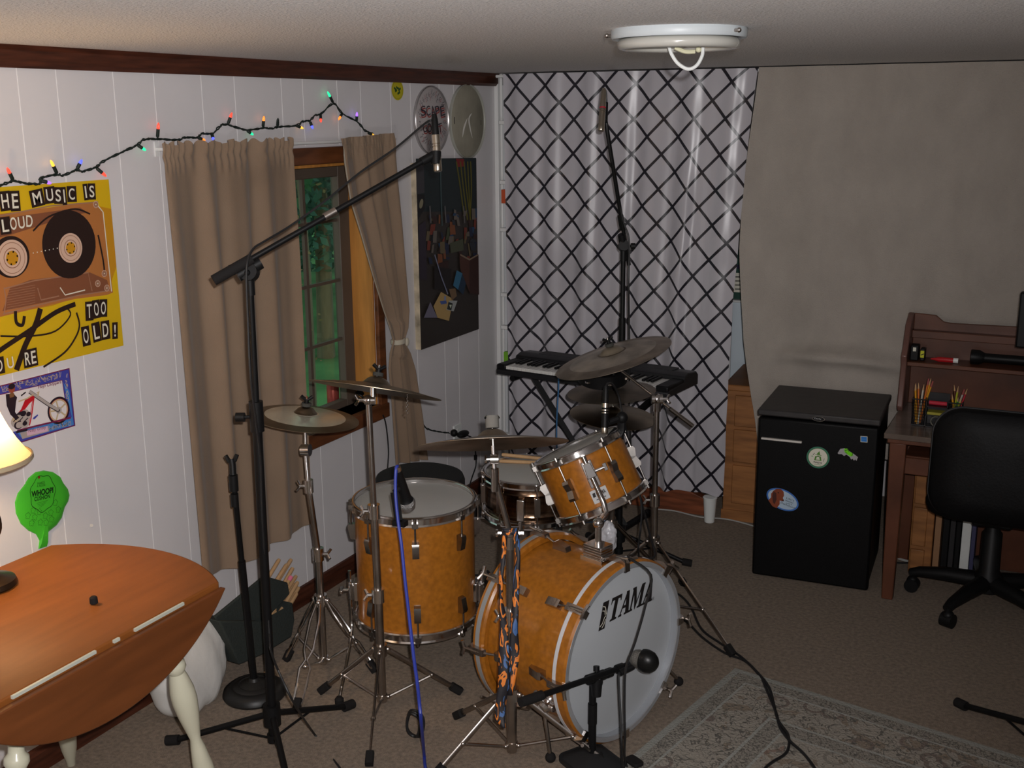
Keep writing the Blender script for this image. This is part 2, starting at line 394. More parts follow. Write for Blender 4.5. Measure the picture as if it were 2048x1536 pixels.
bm = BM(); sheet(bm, 3, 40, lambda u, v: (lambda p, w: V((p.x+.004, p.y-.003+w*u, p.z)))(rc(0, v*.6+.03), .022*sin(pi*min(1, v*1.1))))
obj('lining', bm, M_LINING, rt_, ang=180, label='pale lining turned out along the inner edge')
tc = (Lw[7]+Rw[7])/2; bm = BM(); lathe(bm, [(.03, -.011), (.034, -.008), (.034, .008), (.03, .011)], Matrix.Translation((.066, tc.y, tc.z)) @ Matrix.Diagonal((.85, 1.12, 1, 1)), 20, cap=False)
ball(bm, (.09, tc.y+.03, tc.z-.006), .012, s=(.7, 1, 1.6)); obj('tieback', bm, M_LINING, rt_, label='twisted pale tieback')
cr = thing('curtain_rod', 'thin white rod carrying both tan curtains above the window', 'curtain rod', (.04, 2.69, 1.745))
bm = BM(); tube(bm, [(0.0, 2.688, 1.752), (.02, 2.688, 1.752), (.026, 2.70, 1.752), (.026, 4.02, 1.752), (.02, 4.035, 1.752), (0, 4.035, 1.752)], .006, 8); obj('pole', bm, M_WHITE, cr)
for y in (2.69, 4.032):
    bm = BM(); box(bm, (0, y-.008, 1.73), (.004, y+.008, 1.775)); obj('bracket', bm, M_WHITE, cr)

# fairy lights -----------------------------------------------------------
sl = thing('string_lights', 'string of small coloured bulbs on dark wire pinned along the white wall', 'string lights', (.01, 2.7, 1.72))
wp = [(-60, 392), (-20, 378), (0, 371), (26, 362), (51, 367), (79, 367), (81, 356), (114, 349), (125, 351), (152, 340), (164, 343), (191, 334), (205, 323), (239, 306), (273, 290), (287, 279), (314, 278), (354, 280), (369, 275), (393, 275), (403, 267), (424, 267), (441, 251), (456, 250), (492, 260), (526, 256), (543, 257), (555, 254), (591, 251), (605, 243), (619, 241), (629, 231), (642, 227), (666, 207), (684, 227), (714, 244), (729, 261), (746, 270)]
P = [wl(*q, .010) for q in wp]; hid = [wl(*q, .012) for q in ((756, 300), (768, 420), (790, 600), (800, 720), (812, 790), (838, 838), (852, 856), (870, 862), (898, 866))]
for k, dx in enumerate((0, .004)):
    bm = BM(); q = spline(P+hid, 5); q = [V((p.x+dx+.0015*sin(i*1.9+k*3), p.y+.0015*sin(i*2.3+k*2), p.z+.0025*sin(i*1.7+k*3.1))) for i, p in enumerate(q)]
    tube(bm, q, .0023, 6); obj('wire', bm, M_WIREG, sl)
def bulbm(n, c, e): return mat('bulb_'+n, c, .2, emit=e)
BC = dict(r=bulbm('red', (1, .06, .035), 1.5), o=bulbm('orange', (1, .22, .03), 1.5), y=bulbm('yellow', (1, .45, .05), 1.5), g=bulbm('green', (.02, .85, .30), 1.5), b=bulbm('blue', (.07, .09, 1), 2), v=bulbm('violet', (.26, .10, 1), 2), k=M_WIREG)
names = dict(r='red bulb', o='orange bulb', y='yellow bulb', g='green bulb', b='blue bulb', v='violet bulb', k='unlit bulb')
for a, b, c in (((26, 360), (14, 335), 'r'), ((82, 361), (103, 367), 'v'), ((114, 347), (101, 320), 'y'), ((154, 338), (164, 319), 'b'), ((193, 336), (213, 353), 'r'), ((275, 290), (292, 301), 'g'), ((315, 275), (317, 245), 'r'), ((395, 275), (411, 281), 'o'), ((424, 268), (427, 281), 'b'), ((456, 248), (464, 225), 'r'), ((494, 261), (507, 270), 'g'), ((526, 254), (528, 232), 'o'), ((555, 253), (556, 236), 'k'), ((592, 251), (607, 257), 'y'), ((620, 243), (626, 258), 'b'), ((641, 229), (642, 245), 'r'), ((666, 205), (655, 183), 'g'), ((685, 226), (677, 240), 'o'), ((713, 243), (714, 224), 'v'), ((736, 266), (749, 271), 'y')):
    p, q = wl(*a, .013), wl(*b, .022); d = q-p; L = d.length
    bm = BM(); lathe(bm, [(.003, 0), (.0052, .004), (.0052, L*.55), (.004, L*.58)], frame(p, d), 10); bb = obj('bulb_socket', bm, M_WIREG, sl)
    bm = BM(); lathe(bm, [(.0038, L*.5), (.0047, L*.62), (.0043, L*.8), (.002, L*.97), (.0004, L)], frame(p, d), 10); obj('bulb', bm, BC[c], bb, label=names[c])

# ================================================================== THINGS ON THE LEFT WALL
YEL = flat('poster_yellow', (214, 176, 18)); YDK = flat('poster_ochre', (196, 138, 24)); BRN = flat('poster_tan', (176, 112, 58)); BRN2 = flat('poster_brown', (128, 78, 52)); BLK = flat('poster_black', (38, 22, 18)); INK = flat('ink_black', (22, 18, 18)); PAPER = flat('paper_white', (226, 222, 205)); PINK = flat('hub_pink', (212, 178, 156)); CLR = flat('clear_plastic_print', (158, 116, 92))
pa = Art((.003, 0, 0), (0, 1, 0), (0, 0, 1))
y1, z0p, z1p, y0 = 2.484, 1.176, 1.672, 1.735
pa.poly([(y0, z0p), (y1, z0p), (y1, z1p), (y0, z1p)], YEL)
pa.poly([(y0, z0p+.13), (y0+.12, z0p+.165), (y0+.5, z0p+.16), (y1-.03, z0p+.19), (y1, z0p+.24), (y1, z0p+.41), (y1-.06, z0p+.425), (y0+.3, z0p+.42), (y0, z0p+.42)], YDK)
pa.pp([(-110, 470), (0, 428), (190, 403), (204, 420), (226, 585), (214, 590), (150, 598), (0, 634), (-130, 680)], BRN)
pa.pp([(-110, 478), (40, 432), (160, 415), (175, 425), (140, 432), (20, 470), (-110, 500)], BRN2)
pa.pp([(20, 575), (60, 560), (180, 545), (214, 560), (220, 582), (150, 592), (30, 617), (5, 622)], BRN2)
for p in (((192, 407), (206, 424), (223, 583)), ((0, 432), (100, 412), (196, 404)), ((6, 628), (100, 604), (160, 590), (221, 581)), ((8, 575), (12, 600), (8, 628)), ((10, 577), (70, 561), (176, 545), (184, 582)), ((75, 576), (82, 600), (118, 592)), ((120, 575), (130, 590), (170, 580))): pa.pl(p, .0035, PAPER if p[0][0] > 100 else CLR)
for i in range(9): pa.pl(((14, 580+i*5), (70, 570+i*5)), .0012, CLR, up=0)
rel = lambda c, r, s=1: pa.ell(pa.px(*c), r, r*s, BLK)
rel((139, 489), .096); pa.pl([(66, 462), (88, 440), (110, 428), (150, 418), (180, 428)], .005, BLK, smooth=4); pa.pl([(196, 470), (206, 520), (209, 548)], .006, BLK, smooth=3)
pa.ell(pa.px(22, 514), .060, .056, BLK); pa.ell(pa.px(-160, 560), .06, .06, BLK)
for c, r in (((141, 496), .042), ((24, 516), .049)):
    q = pa.px(*c); pa.ell(q, r, r, PINK); pa.ell(q, r*.86, r*.86, CLR); pa.ell(q, r*.82, r*.82, PINK); pa.ell(q, r*.56, r*.56, BRN2); pa.ell(q, r*.52, r*.52, PINK)
    pa.ell(q, r*.4, r*.4, YDK)
    for k in range(6):
        a = k*pi/3+.2; pa.line([(q[0]+cos(a)*r*.42, q[1]+sin(a)*r*.42), (q[0]+cos(a)*r*.3, q[1]+sin(a)*r*.3)], r*.1, PINK, up=0)
for k in range(7): q = pa.px(66+k*8, 506-k*1.6); pa.ell(q, .0018, .0018, PAPER, n=8, up=0)
for c in ((195, 567), (208, 547), (191, 409), (213, 576)): q = pa.px(*c); pa.ell(q, .010, .010, PINK, n=18); pa.ell(q, .0085, .0085, CLR, n=18); pa.ell(q, .002, .002, PAPER, n=8)
for p, w in (([(80, 617), (70, 650), (50, 690), (32, 740)], .018), ([(150, 608), (110, 625), (60, 660), (0, 700), (-60, 745)], .014), ([(30, 622), (32, 645), (44, 650), (48, 632)], .010), ([(128, 612), (140, 630), (110, 662), (60, 672), (0, 672)], .005), ([(152, 625), (158, 650), (150, 675), (128, 705), (86, 734)], .006)): pa.pl(p, w, BLK, smooth=5)
def tile(c, w, h, ch, rot=0, dark=True):
    q = pa.px(*c); cr, sr = cos(rot), sin(rot)
    if dark: pa.poly([(q[0]+a*w/2*cr-b*h/2*sr, q[1]+a*w/2*sr+b*h/2*cr) for a, b in ((-1, -1), (1, -1), (1, 1), (-1, 1))], BLK, up=1)
    else: pa.h += 1
    tw = w*(.3 if ch in 'I!' else .62); th = h*.72
    for dw, mtl in ((.035, BRN2 if not dark else BLK), (.012, PAPER)):
        pa.text(ch, (q[0]-tw/2*cr+th/2*sr, q[1]-tw/2*sr-th/2*cr), tw, th, mtl, rot, dw)
for c, w, h, ch, r in (((-66, 412), .036, .05, 'I', .0), ((-44, 408), .036, .05, 'F', -.1), ((-16, 404), .036, .05, 'T', .08), ((9, 402), .036, .052, 'H', .03), ((29, 402), .032, .054, 'E', -.03), ((73, 396), .046, .046, 'M', .12), ((98, 390), .038, .046, 'U', .03), ((115, 391), .030, .046, 'S', -.08), ((127, 392), .016, .05, 'I', 0), ((142, 388), .034, .044, 'C', -.05), ((170, 384), .018, .046, 'I', .04), ((182, 383), .028, .046, 'S', -.05), ((177, 622), .030, .056, 'T', -.08), ((191, 618), .028, .054, 'O', .0), ((205, 616), .030, .052, 'D', -.12), ((170, 672), .030, .058, 'O', .02), ((191, 664), .032, .058, 'L', .05), ((209, 660), .034, .056, 'D', -.02), ((228, 661), .022, .05, '!', -.1), ((-60, 748), .036, .05, 'Y', .0), ((-4, 731), .034, .046, 'O', 0), ((53, 717), .028, .050, 'R', -.02), ((65, 714), .026, .050, 'E', .0)): tile(c, w, h, 'O' if (ch == 'D' and c[0] == 205) else ch, r)
for c, w, h, ch, r in (((-70, 470), .04, .05, 'T', .1), ((-52, 464), .04, .05, 'O', 0), ((-32, 459), .04, .05, 'O', 0), ((8, 451), .034, .046, 'L', .02), ((24, 447), .034, .046, 'O', 0), ((40, 445), .034, .044, 'U', .03), ((56, 442), .034, .044, 'D', -.1), ((18, 725), .034, .042, 'U', .05)): tile(c, w, h, ch, r, dark=(ch == 'L'))
box(pa.bm, (-.001, y0, z0p), (.0029, y1, z1p), mi=pa.mi(PAPER)); pt = tag(pa.obj('music_poster'), 'yellow poster of a clear cassette with ransom note lettering', 'poster')

# motorcycle print
PBL = flat('print_blue', (60, 66, 160)); PLB = flat('print_sky', (66, 128, 196)); PGR = flat('print_grey', (168, 156, 150)); PRD = flat('print_red', (190, 20, 34)); PPK = flat('print_pink', (214, 176, 196)); PMR = flat('print_maroon', (110, 30, 70)); PTN = flat('print_tan', (196, 176, 140)); PW = flat('print_white', (226, 220, 220)); PBK = flat('print_black', (34, 22, 34)); PSV = flat('print_silver', (176, 166, 160))
ma = Art((.003, 0, 0), (0, 1, 0), (0, 0, 1)); s = .1042
Z = lambda x, y: (x*s, 730+y*s)
ma.poly([(1.925, .978), (2.272, .978), (2.272, 1.150), (1.925, 1.150)], PMR); ma.poly([(1.928, .981), (2.269, .981), (2.269, 1.147), (1.928, 1.147)], PBL)
ma.pp([Z(1215, 330), Z(1330, 500), Z(1415, 1150), Z(430, 1420), Z(300, 1260), Z(1380, 1000)], PLB); ma.pp([Z(380, 1300), Z(920, 1180), Z(950, 1270), Z(430, 1420)], PGR)
ma.pp([Z(-600, 690), Z(40, 560), Z(1190, 290), Z(1250, 640), Z(1300, 1010), Z(300, 1270), Z(-500, 1480)], PW)
ma.pl([Z(-600, 690), Z(40, 560), Z(1190, 290), Z(1300, 1010)], .0022, PMR)
rn = random.Random(4)
for k in range(26):
    x = 60+k*44; y0_ = 470-(x-60)*.255+rn.uniform(-20, 20); ma.pl([Z(x+rn.uniform(-40, 40), y0_+rn.uniform(-60, 60)) for _ in range(5)], .0013, PTN, up=0, smooth=4)
for k in range(10): y = 200+k*80; ma.pl([Z(1255+rn.uniform(-30, 30)+y*.06, y+rn.uniform(-50, 50)) for _ in range(5)], .0012, PTN, up=0, smooth=4)
for k in range(12): x = 950+k*36; ma.pl([Z(x+rn.uniform(-40, 40), 1200-(x-950)*.22+rn.uniform(-50, 50)) for _ in range(5)], .0016, PGR, up=0, smooth=4)
ma.ptext('Hojo Choppers', Z(735, 475), Z(1180, 370), Z(720, 395), PMR, shear=.15)
ma.pp([Z(510, 1260), Z(910, 1170), Z(920, 1270), Z(520, 1360)], PPK); ma.ptext('Nitty Gritty', Z(545, 1315), Z(880, 1240), Z(530, 1235), PMR, bold=.0)
wc = ma.px(*Z(1125, 870)); ma.ell(wc, .0395, .0395, PBK); ma.ell(wc, .0335, .0335, PRD); ma.ell(wc, .0325, .0325, PTN); ma.ell(wc, .028, .028, PW)
for k in range(5): a = k*2*pi/5+.5; ma.line([(wc[0], wc[1]), (wc[0]+.028*cos(a), wc[1]+.028*sin(a))], .005, PTN)
ma.ell(wc, .010, .010, PSV); ma.ell(wc, .004, .004, PBK)
ma.pl([Z(560, 510), Z(940, 770), Z(1130, 880)], .011, PBK); ma.pl([Z(560, 505), Z(940, 765), Z(1125, 868)], .008, PSV)
ma.pp([Z(640, 590), Z(560, 610), Z(480, 660), Z(400, 850), Z(340, 920), Z(470, 860), Z(560, 740), Z(650, 660)], PRD)
ma.pl([Z(650, 610), Z(600, 980), Z(560, 1160)], .004, PRD); ma.pl([Z(630, 610), Z(545, 1150)], .002, PRD)
ma.pl([Z(350, 700), Z(520, 640), Z(640, 560)], .004, PTN); ma.pl([Z(400, 590), Z(490, 520)], .004, PBK); ma.pl([Z(720, 590), Z(740, 510), Z(700, 540)], .005, PTN)
ma.pp([Z(640, 1000), Z(720, 945), Z(725, 970), Z(660, 1040), Z(620, 1040)], PBL)
for p, r, m_ in (((400, 1000), .02, PBK), ((330, 1080), .022, PSV), ((470, 930), .014, PSV), ((520, 980), .014, PSV), ((440, 930), .01, PBK), ((350, 1150), .015, PBK), ((360, 1150), .011, PSV), ((470, 1120), .016, PSV), ((300, 1030), .012, PTN), ((470, 1120), .008, PBK), ((540, 940), .008, PBK)): q = ma.px(*Z(*p)); ma.ell(q, r, r*.8, m_, n=18)
for k in range(5): ma.pl([Z(250+k*50, 1090), Z(330+k*50, 990+k*6)], .003, PSV if k % 2 else PBK)
ma.pp([Z(100, 560), Z(240, 540), Z(320, 620), Z(300, 700), Z(280, 900), Z(360, 1010), Z(300, 1060), Z(190, 950), Z(120, 780)], PBK); ma.pp([Z(170, 560), Z(220, 500), Z(270, 560), Z(260, 610), Z(180, 630)], flat('print_shirt', (120, 84, 50)))
ma.ell(ma.px(*Z(215, 440)), .011, .014, flat('print_face', (150, 70, 50)), n=18); ma.ell(ma.px(*Z(215, 410)), .011, .008, PBK, n=18)
ma.pl([Z(320, 1260), Z(640, 1180), Z(1350, 1010)], .005, PMR); ma.pl([Z(300, 1290), Z(520, 1240)], .006, PBK)
box(ma.bm, (-.001, 1.925, .978), (.0029, 2.272, 1.15), mi=ma.mi(PW)); tag(ma.obj('motorcycle_print'), 'small blue bordered print of a red chopper motorcycle', 'print')

# whoopee cushion
GRN = mat('green_rubber', (.055, .46, .025), .38, coat=.25); GRD = flat('green_print', (9, 38, 8))
wc_ = thing('whoopee_cushion', 'flat bright green whoopee cushion pinned on the wall above the table', 'whoopee cushion', (.004, 2.14, .78))
q3 = lambda x, y: (x*.3058, 730+y*.3058)
ol = [q3(*p) for p in ((255, 1205), (262, 1150), (240, 1108), (190, 1085), (140, 1040), (108, 970), (102, 900), (120, 840), (160, 790), (190, 740), (235, 702), (290, 690), (350, 700), (395, 730), (415, 770), (445, 810), (456, 850), (448, 890), (425, 930), (405, 1000), (370, 1050), (320, 1090), (295, 1120), (296, 1150), (306, 1190))]
bm = BM(); c0 = V((0, 0, 0)); pts = [wl(*p, .003) for p in ol]
for p in pts: c0 += p/len(pts)
rings = []
for k, (sc, x) in enumerate(((1, 0.0), (.985, .004), (.86, .010), (.6, .013), (.3, .014))):
    rings.append([bm.verts.new(V((x, c0.y+(p.y-c0.y)*sc, c0.z+(p.z-c0.z)*sc))) for p in pts])
for a, b in zip(rings, rings[1:]):
    for i in range(len(pts)): bm.faces.new((a[i], a[(i+1) % len(pts)], b[(i+1) % len(pts)], b[i]))
bm.faces.new(rings[-1]); obj('bladder', bm, GRN, wc_)
wa = Art((.0155, 0, 0), (0, 1, 0), (0, 0, 1), .00015)
q = wa.px(*q3(280, 840)); cl = [(q[0]+.043*(1+.05*cos(7*t))*cos(t), q[1]+.052*(1+.05*cos(7*t))*sin(t)) for t in [i*2*pi/40 for i in range(41)]]; wa.line(cl, .0016, GRD)
wa.ptext('WHOOPI', q3(205, 866), q3(348, 836), q3(205, 826), GRD, bold=.04); wa.ptext('CUSHION', q3(224, 892), q3(326, 870), q3(224, 864), GRD, bold=.02)
wa.ptext('MAKES', q3(244, 785), q3(292, 775), q3(244, 768), GRD, bold=0); wa.ptext('A NOISE', q3(240, 800), q3(296, 790), q3(240, 787), GRD, bold=0); wa.ell(wa.px(*q3(254, 735)), .004, .004, flat('print_red2', (130, 40, 20)), n=10)
for k in range(4): wa.pl([q3(238+k*6, 905+k*9), q3(312-k*8, 885+k*9)], .0007, GRD)
for x, y in ((215, 950), (255, 960), (360, 900), (378, 945), (330, 965), (225, 995), (295, 985), (335, 1008), (205, 1033), (262, 1028), (300, 1030), (180, 985)):
    q = wa.px(*q3(x, y)); wa.line([(q[0]+.0075*(1+.22*cos(5*t))*cos(t), q[1]+.0085*(1+.22*cos(5*t))*sin(t)) for t in [i*2*pi/24 for i in range(25)]], .0008, GRD, up=0)
wa.obj('printing', wc_, 'dark printed lettering and puffs')

# yellow round sticker, two drumheads, painting, nail, outlet
ya = Art((.002, 0, 0), (0, 1, 0), (0, 0, 1)); c = ya.px(795, 180); ya.ell(c, .046, .041, flat('sticker_yellow', (190, 178, 26))); ya.line([(c[0]+.04*cos(t), c[1]+.035*sin(t)) for t in [i*2*pi/36 for i in range(37)]], .0014, flat('sticker_line', (120, 120, 20)))
for p in (((788, 175), (794, 182)), ((792, 174), (798, 178)), ((797, 182), (801, 176)), ((800, 184), (795, 188)), ((790, 180), (792, 184))): ya.pl(p, .009, flat('sticker_green', (40, 84, 30)))
tag(ya.obj('round_sticker'), 'small yellow round sticker with green marks high on the wall', 'sticker')
def wallhead(px, r, label, fm, hm):
    c = wl(*px, .004); t = thing('drumhead', label, 'drumhead', (.004, c.y, c.z), 'old drumheads hung on the wall')
    M4 = frame((0, c.y, c.z), (1, 0, 0)); bm = BM(); lathe(bm, [(r*.985, -.001), (r, .003), (r, .012), (r*.985, .015), (r*.965, .012), (r*.955, .005)], M4, 56, cap=False); obj('rim', bm, hm, t)
    bm = BM(); lathe(bm, [(1e-4, .010), (r*.9, .010), (r*.962, .006)], M4, 56, cap=False); obj('film', bm, fm, t)
    return t, Art((.0106, c.y, c.z), (0, 1, 0), (0, 0, 1), .00015)
t1, a1 = wallhead((862, 241), .146, 'used drumhead covered in red and black handwriting', mat('clear_head', (.44, .40, .395), .35, coat=.2), mat('head_rim', (.42, .40, .40), .3, .7))
SRD = flat('marker_red', (150, 62, 58)); SBK = flat('marker_black', (48, 40, 52))
for mm_, d in ((SRD, 4), (SBK, 0)):
    for ch, x, w in (('S', 842, 10), ('C', 853, 8), ('A', 862, 9), ('P', 871, 8), ('E', 881, 8)): a1.ptext(ch, (x+d*.4, 233+d), (x+w+d*.4, 230+d), (x+d*.4, 213+d), mm_, bold=.0)
    for ch, x, w in (('G', 846, 8), ('O', 855, 8), ('A', 865, 9), ('T', 876, 8)): a1.ptext(ch, (x+d*.4, 266+d), (x+w+d*.4, 263+d), (x+d*.4, 248+d), mm_, bold=.0)
rn = random.Random(3)
for k in range(44):
    a = k*2*pi/44*1.0+rn.uniform(-.05, .05); r0, r1 = .095+rn.uniform(-.012, .01), .122+rn.uniform(-.01, .01)
    a1.line([((r0+(r1-r0)*j/5)*cos(a+.05*sin(j*2.4)), (r0+(r1-r0)*j/5)*sin(a+.05*sin(j*2.4))) for j in range(6)], .0022, SBK if k % 3 else SRD, up=0)
a1.obj('handwriting', t1)
t2, a2 = wallhead((934, 243), .168, 'old olive grey drumhead with two torn white slashes', mat('olive_head', (.30, .28, .215), .5, noise=(7, .2)), mat('olive_rim', (.34, .34, .30), .4))
a2.bm.free()
def mark(nm, p, w, m, **k):
    q = Art((.0112, a2.O.y, a2.O.z), (0, 1, 0), (0, 0, 1)); q.pl(p, w, m, **k); q.obj(nm, t2)
TW = flat('torn_white', (225, 222, 214))
mark('tear', ((925, 275), (928, 256), (935, 236)), .014, TW, smooth=4, taper=True); mark('tear', ((944, 226), (938, 237), (940, 255), (945, 277)), .013, TW, smooth=4, taper=True)
mark('stain', ((909, 234), (909, 248)), .006, SBK); mark('stain', ((962, 240), (962, 250)), .005, flat('mark_grey', (80, 78, 66)))

pnt = thing('canvas_painting', 'tall unframed canvas painting of a dark cluttered room', 'painting', (.01, 4.5, .83))
yA, yB, zA, zB = wl(842, 700, .026).y, wl(955, 500, .026).y, wl(842, 700, .026).z, wl(900, 321, .026).z
bm = BM(); box(bm, (-.001, yA, zA), (.026, yB, zB)); obj('canvas', bm, mat('canvas_side', (.50, .42, .30), .8, noise=(11, .6, (1, 1, 1))), pnt, smooth=False)
ca = Art((.0265, 0, 0), (0, 1, 0), (0, 0, 1), .0002)
K = lambda r, g, b: flat('paint_%d_%d_%d' % (r, g, b), (r, g, b), .55)
k2 = lambda x, y: (780+x*.2864, 280+y*.2864)
ca.poly([(yA, zA), (yB, zA), (yB, zB), (yA, zB)], K(48, 42, 38)); ca.pp([k2(180, 130), k2(600, 125), k2(605, 500), k2(190, 500)], K(24, 36, 38))
ca.pp([k2(180, 150), k2(235, 150), k2(240, 370), k2(185, 380)], K(58, 56, 60)); ca.pp([k2(460, 130), k2(516, 133), k2(516, 185), k2(470, 190)], K(120, 26, 26))
for x0, x1, x2 in ((462, 490, 520), (490, 510, 540), (515, 530, 560), (540, 548, 560), (560, 566, 556)): ca.pl([k2(x0, 150), k2(x1, 330), k2(x2, 560)], .012, K(92, 86, 24), smooth=4)
ca.pl([k2(350, 200), k2(355, 420), k2(362, 600)], .012, K(60, 78, 80)); ca.pp([k2(185, 380), k2(240, 380), k2(240, 480), k2(190, 560)], K(18, 16, 18)); ca.ell(ca.px(*k2(215, 445)), .014, .022, K(130, 124, 100), rot=-.6)
ca.pp([k2(195, 600), k2(245, 560), k2(255, 980), k2(205, 970)], K(46, 38, 50)); rn = random.Random(11)
pal = ((30, 62, 92), (110, 48, 34), (96, 84, 60), (40, 44, 52), (62, 70, 48), (120, 70, 40), (52, 30, 26), (28, 36, 60), (100, 92, 84))
for k in range(58):
    x = rn.uniform(250, 605); y = rn.uniform(470, 830); w = rn.uniform(10, 34); h = rn.uniform(18, 90); sk = rn.uniform(-14, 14)
    x = min(x, 600-w); ca.pp([k2(x, y), k2(x+w, y+rn.uniform(-8, 8)), k2(min(604, x+w+sk), y+h), k2(max(185, x+sk), y+h)], K(*pal[rn.randrange(9)]), up=.3)
for x in (270, 375, 505): ca.pl([k2(x, 460), k2(x+8, 580)], .010, K(96, 92, 92))
ca.pp([k2(410, 720), k2(500, 690), k2(505, 770), k2(415, 790)], K(70, 74, 56)); ca.pp([k2(330, 860), k2(400, 840), k2(400, 1040), k2(310, 1040)], K(50, 28, 22)); ca.pp([k2(300, 880), k2(420, 900), k2(420, 1060), k2(300, 1040)], K(26, 20, 20))
ca.pp([k2(475, 810), k2(545, 830), k2(545, 1060), k2(480, 900)], K(74, 42, 30)); ca.pp([k2(545, 830), k2(608, 800), k2(612, 1080), k2(545, 1070)], K(54, 28, 22)); ca.pl([k2(480, 800), k2(545, 835), k2(606, 800)], .008, K(128, 110, 90))
ca.pp([k2(455, 910), k2(495, 930), k2(465, 1045), k2(430, 1015)], K(52, 108, 140)); ca.pp([k2(495, 935), k2(520, 1000), k2(500, 1080), k2(465, 1045)], K(24, 48, 70))
ca.pp([k2(270, 1130), k2(320, 1240), k2(225, 1240)], K(110, 106, 124)); ca.pp([k2(345, 1060), k2(430, 1110), k2(400, 1262), k2(320, 1240), k2(292, 1160)], K(176, 146, 92)); ca.pp([k2(400, 1040), k2(445, 1035), k2(455, 1090), k2(420, 1120)], K(112, 88, 62))
ca.pl([k2(300, 800), k2(345, 950), k2(392, 1075)], .008, K(120, 124, 148)); ca.ell(ca.px(*k2(372, 1105)), .010, .012, K(130, 140, 170)); ca.pp([k2(335, 1125), k2(380, 1120), k2(385, 1140), k2(345, 1148)], K(70, 90, 150))
ca.pp([k2(400, 1120), k2(458, 1122), k2(432, 1195), k2(380, 1185)], K(160, 164, 162)); ca.pp([k2(395, 1130), k2(425, 1140), k2(415, 1190), k2(385, 1180)], K(40, 44, 40)); ca.pp([k2(400, 1150), k2(418, 1150), k2(410, 1175)], K(190, 200, 180))
ca.obj('painted_front', pnt, 'dark painted scene of clutter and a tan box')
bm = BM(); rod(bm, wl(183, 1051, -.002), wl(183, 1051, .003), .005, n=12); tag(obj('wall_anchor', bm, mat('plug_grey', (.5, .48, .44), .7)), 'small white screw plug in the wall above the table corner', 'wall plug')
oc = wl(914, 872, 0); o = thing('wall_outlet', 'white wall outlet with black plugs low on the panelled wall', 'outlet', (0, oc.y, oc.z))
bm = BM(); prism(bm, rrect(.075, .115, .006), .008, frame((-.001, oc.y, oc.z), (1, 0, 0), (0, 1, 0))); obj('cover_plate', bm, M_WPLAST, o, bevel=.002)
for dz in (-.025, .025): bm = BM(); prism(bm, rrect(.034, .028, .01), .003, frame((.0065, oc.y, oc.z+dz), (1, 0, 0), (0, 1, 0))); obj('socket', bm, M_WPLAST, o)
bm = BM(); a_ = wl(926, 868, .03); ball(bm, a_, .03, s=(.8, 1.5, .55)); ball(bm, wl(908, 866, .03), .018, s=(1, 1, 1))
tube(bm, spline([a_, wl(945, 876, .03), wl(950, 890, .03), wl(951, 905, .028), wl(952, 930, .028), wl(944, 955, .03), wl(938, 975, .03)], 5), .0032, 6); bxp = wl(951, 915, .028); box(bm, bxp-V((.006, .006, .012)), bxp+V((.006, .006, .012)))
tag(obj('power_plug', bm, M_BLACK), 'black plug and lead pushed into the wall outlet', 'plug')
bm = BM(); tube(bm, spline([wl(766, 830, .03), wl(772, 850, .02), wl(777, 900, .02), wl(775, 940, .02), wl(772, 1000, .02), wl(765, 1060, .022)], 5), .003, 6)
tag(obj('hanging_lead', bm, M_CABLE), 'black cord dropping from the window sill corner down the wall', 'cord')
# on the window sill
cn = fz(667, 808, WZ0); bm = BM(); lathe(bm, [(.020, 0), (.026, .006), (.026, .088), (.021, .097), (.021, .099), (.019, .098), (.0001, .096)], Matrix.Translation((cn.x, cn.y, WZ0+.001)), 24)
tag(obj('soda_can', bm, mat('red_can', (.50, .055, .055), .35, .3)), 'red can standing on the window sill', 'can')
kc = fz(722, 800, WZ0); bm = BM()
for k in range(7): tube(bm, [V((kc.x+.045*cos(t+k)*(1-.05*k), kc.y+.05*sin(t+k*.7)*(1-.04*k), WZ0+.012+.009*k+.012*sin(t*2+k))) for t in [i*2*pi/20 for i in range(19)]], .006, 6)
box(bm, (kc.x-.03, kc.y+.0, WZ0+.001), (kc.x+.03, kc.y+.07, WZ0+.06)); tag(obj('coiled_leads', bm, M_BLACK), 'black heap of leads and a small black box on the window sill', 'cables')
# ================================================================== DRUM KIT
def hoop_bm(r, w, th=.006):
    return [(r, 0), (r+th, 0), (r+th+.004, w*.1), (r+th, w*.25), (r+th, w*.75), (r+th+.004, w*.9), (r+th, w), (r, w), (r-.004, w*.92), (r, w*.8), (r, 0)]
def lug_pair(root, M4, r, dep, n, a0, nm='lug', skip=(), ln=.055, hoopw=.028):
    """lug casings with tension rods at both ends of a shell of depth dep along the frame's z"""
    for e in (0, 1):
        for k in range(n):
            if (e, k) in skip: continue
            a = a0+2*pi*k/n; bm = BM(); s = -1 if e else 1; zb = dep-.012 if e else .012
            L = M4 @ Matrix.Rotation(a, 4, 'Z') @ Matrix.Translation((r, 0, 0))
            z0 = zb+s*.045; z1 = z0+s*ln
            prism(bm, [(0, 0), (.020, .002), (.024, .012), (.016, ln-.004), (.004, ln), (0, ln)], .022, L @ Matrix(((1,0,0,0),(0,0,1,-.011),(0,s,0,z0),(0,0,0,1))))
            rod(bm, L @ V((.013, 0, z0+s*.004)), L @ V((.013, 0, zb-s*.024)), .0035, n=8)
            rod(bm, L @ V((.013, 0, zb-s*.024)), L @ V((.013, 0, zb-s*.036)), .0055, n=8)
            box(bm, (-.001, -.010, min(zb-s*.006, zb-s*.022)), (.019, .010, max(zb-s*.006, zb-s*.022)), L)
            obj(nm, bm, M_LUG, root, bevel=0)
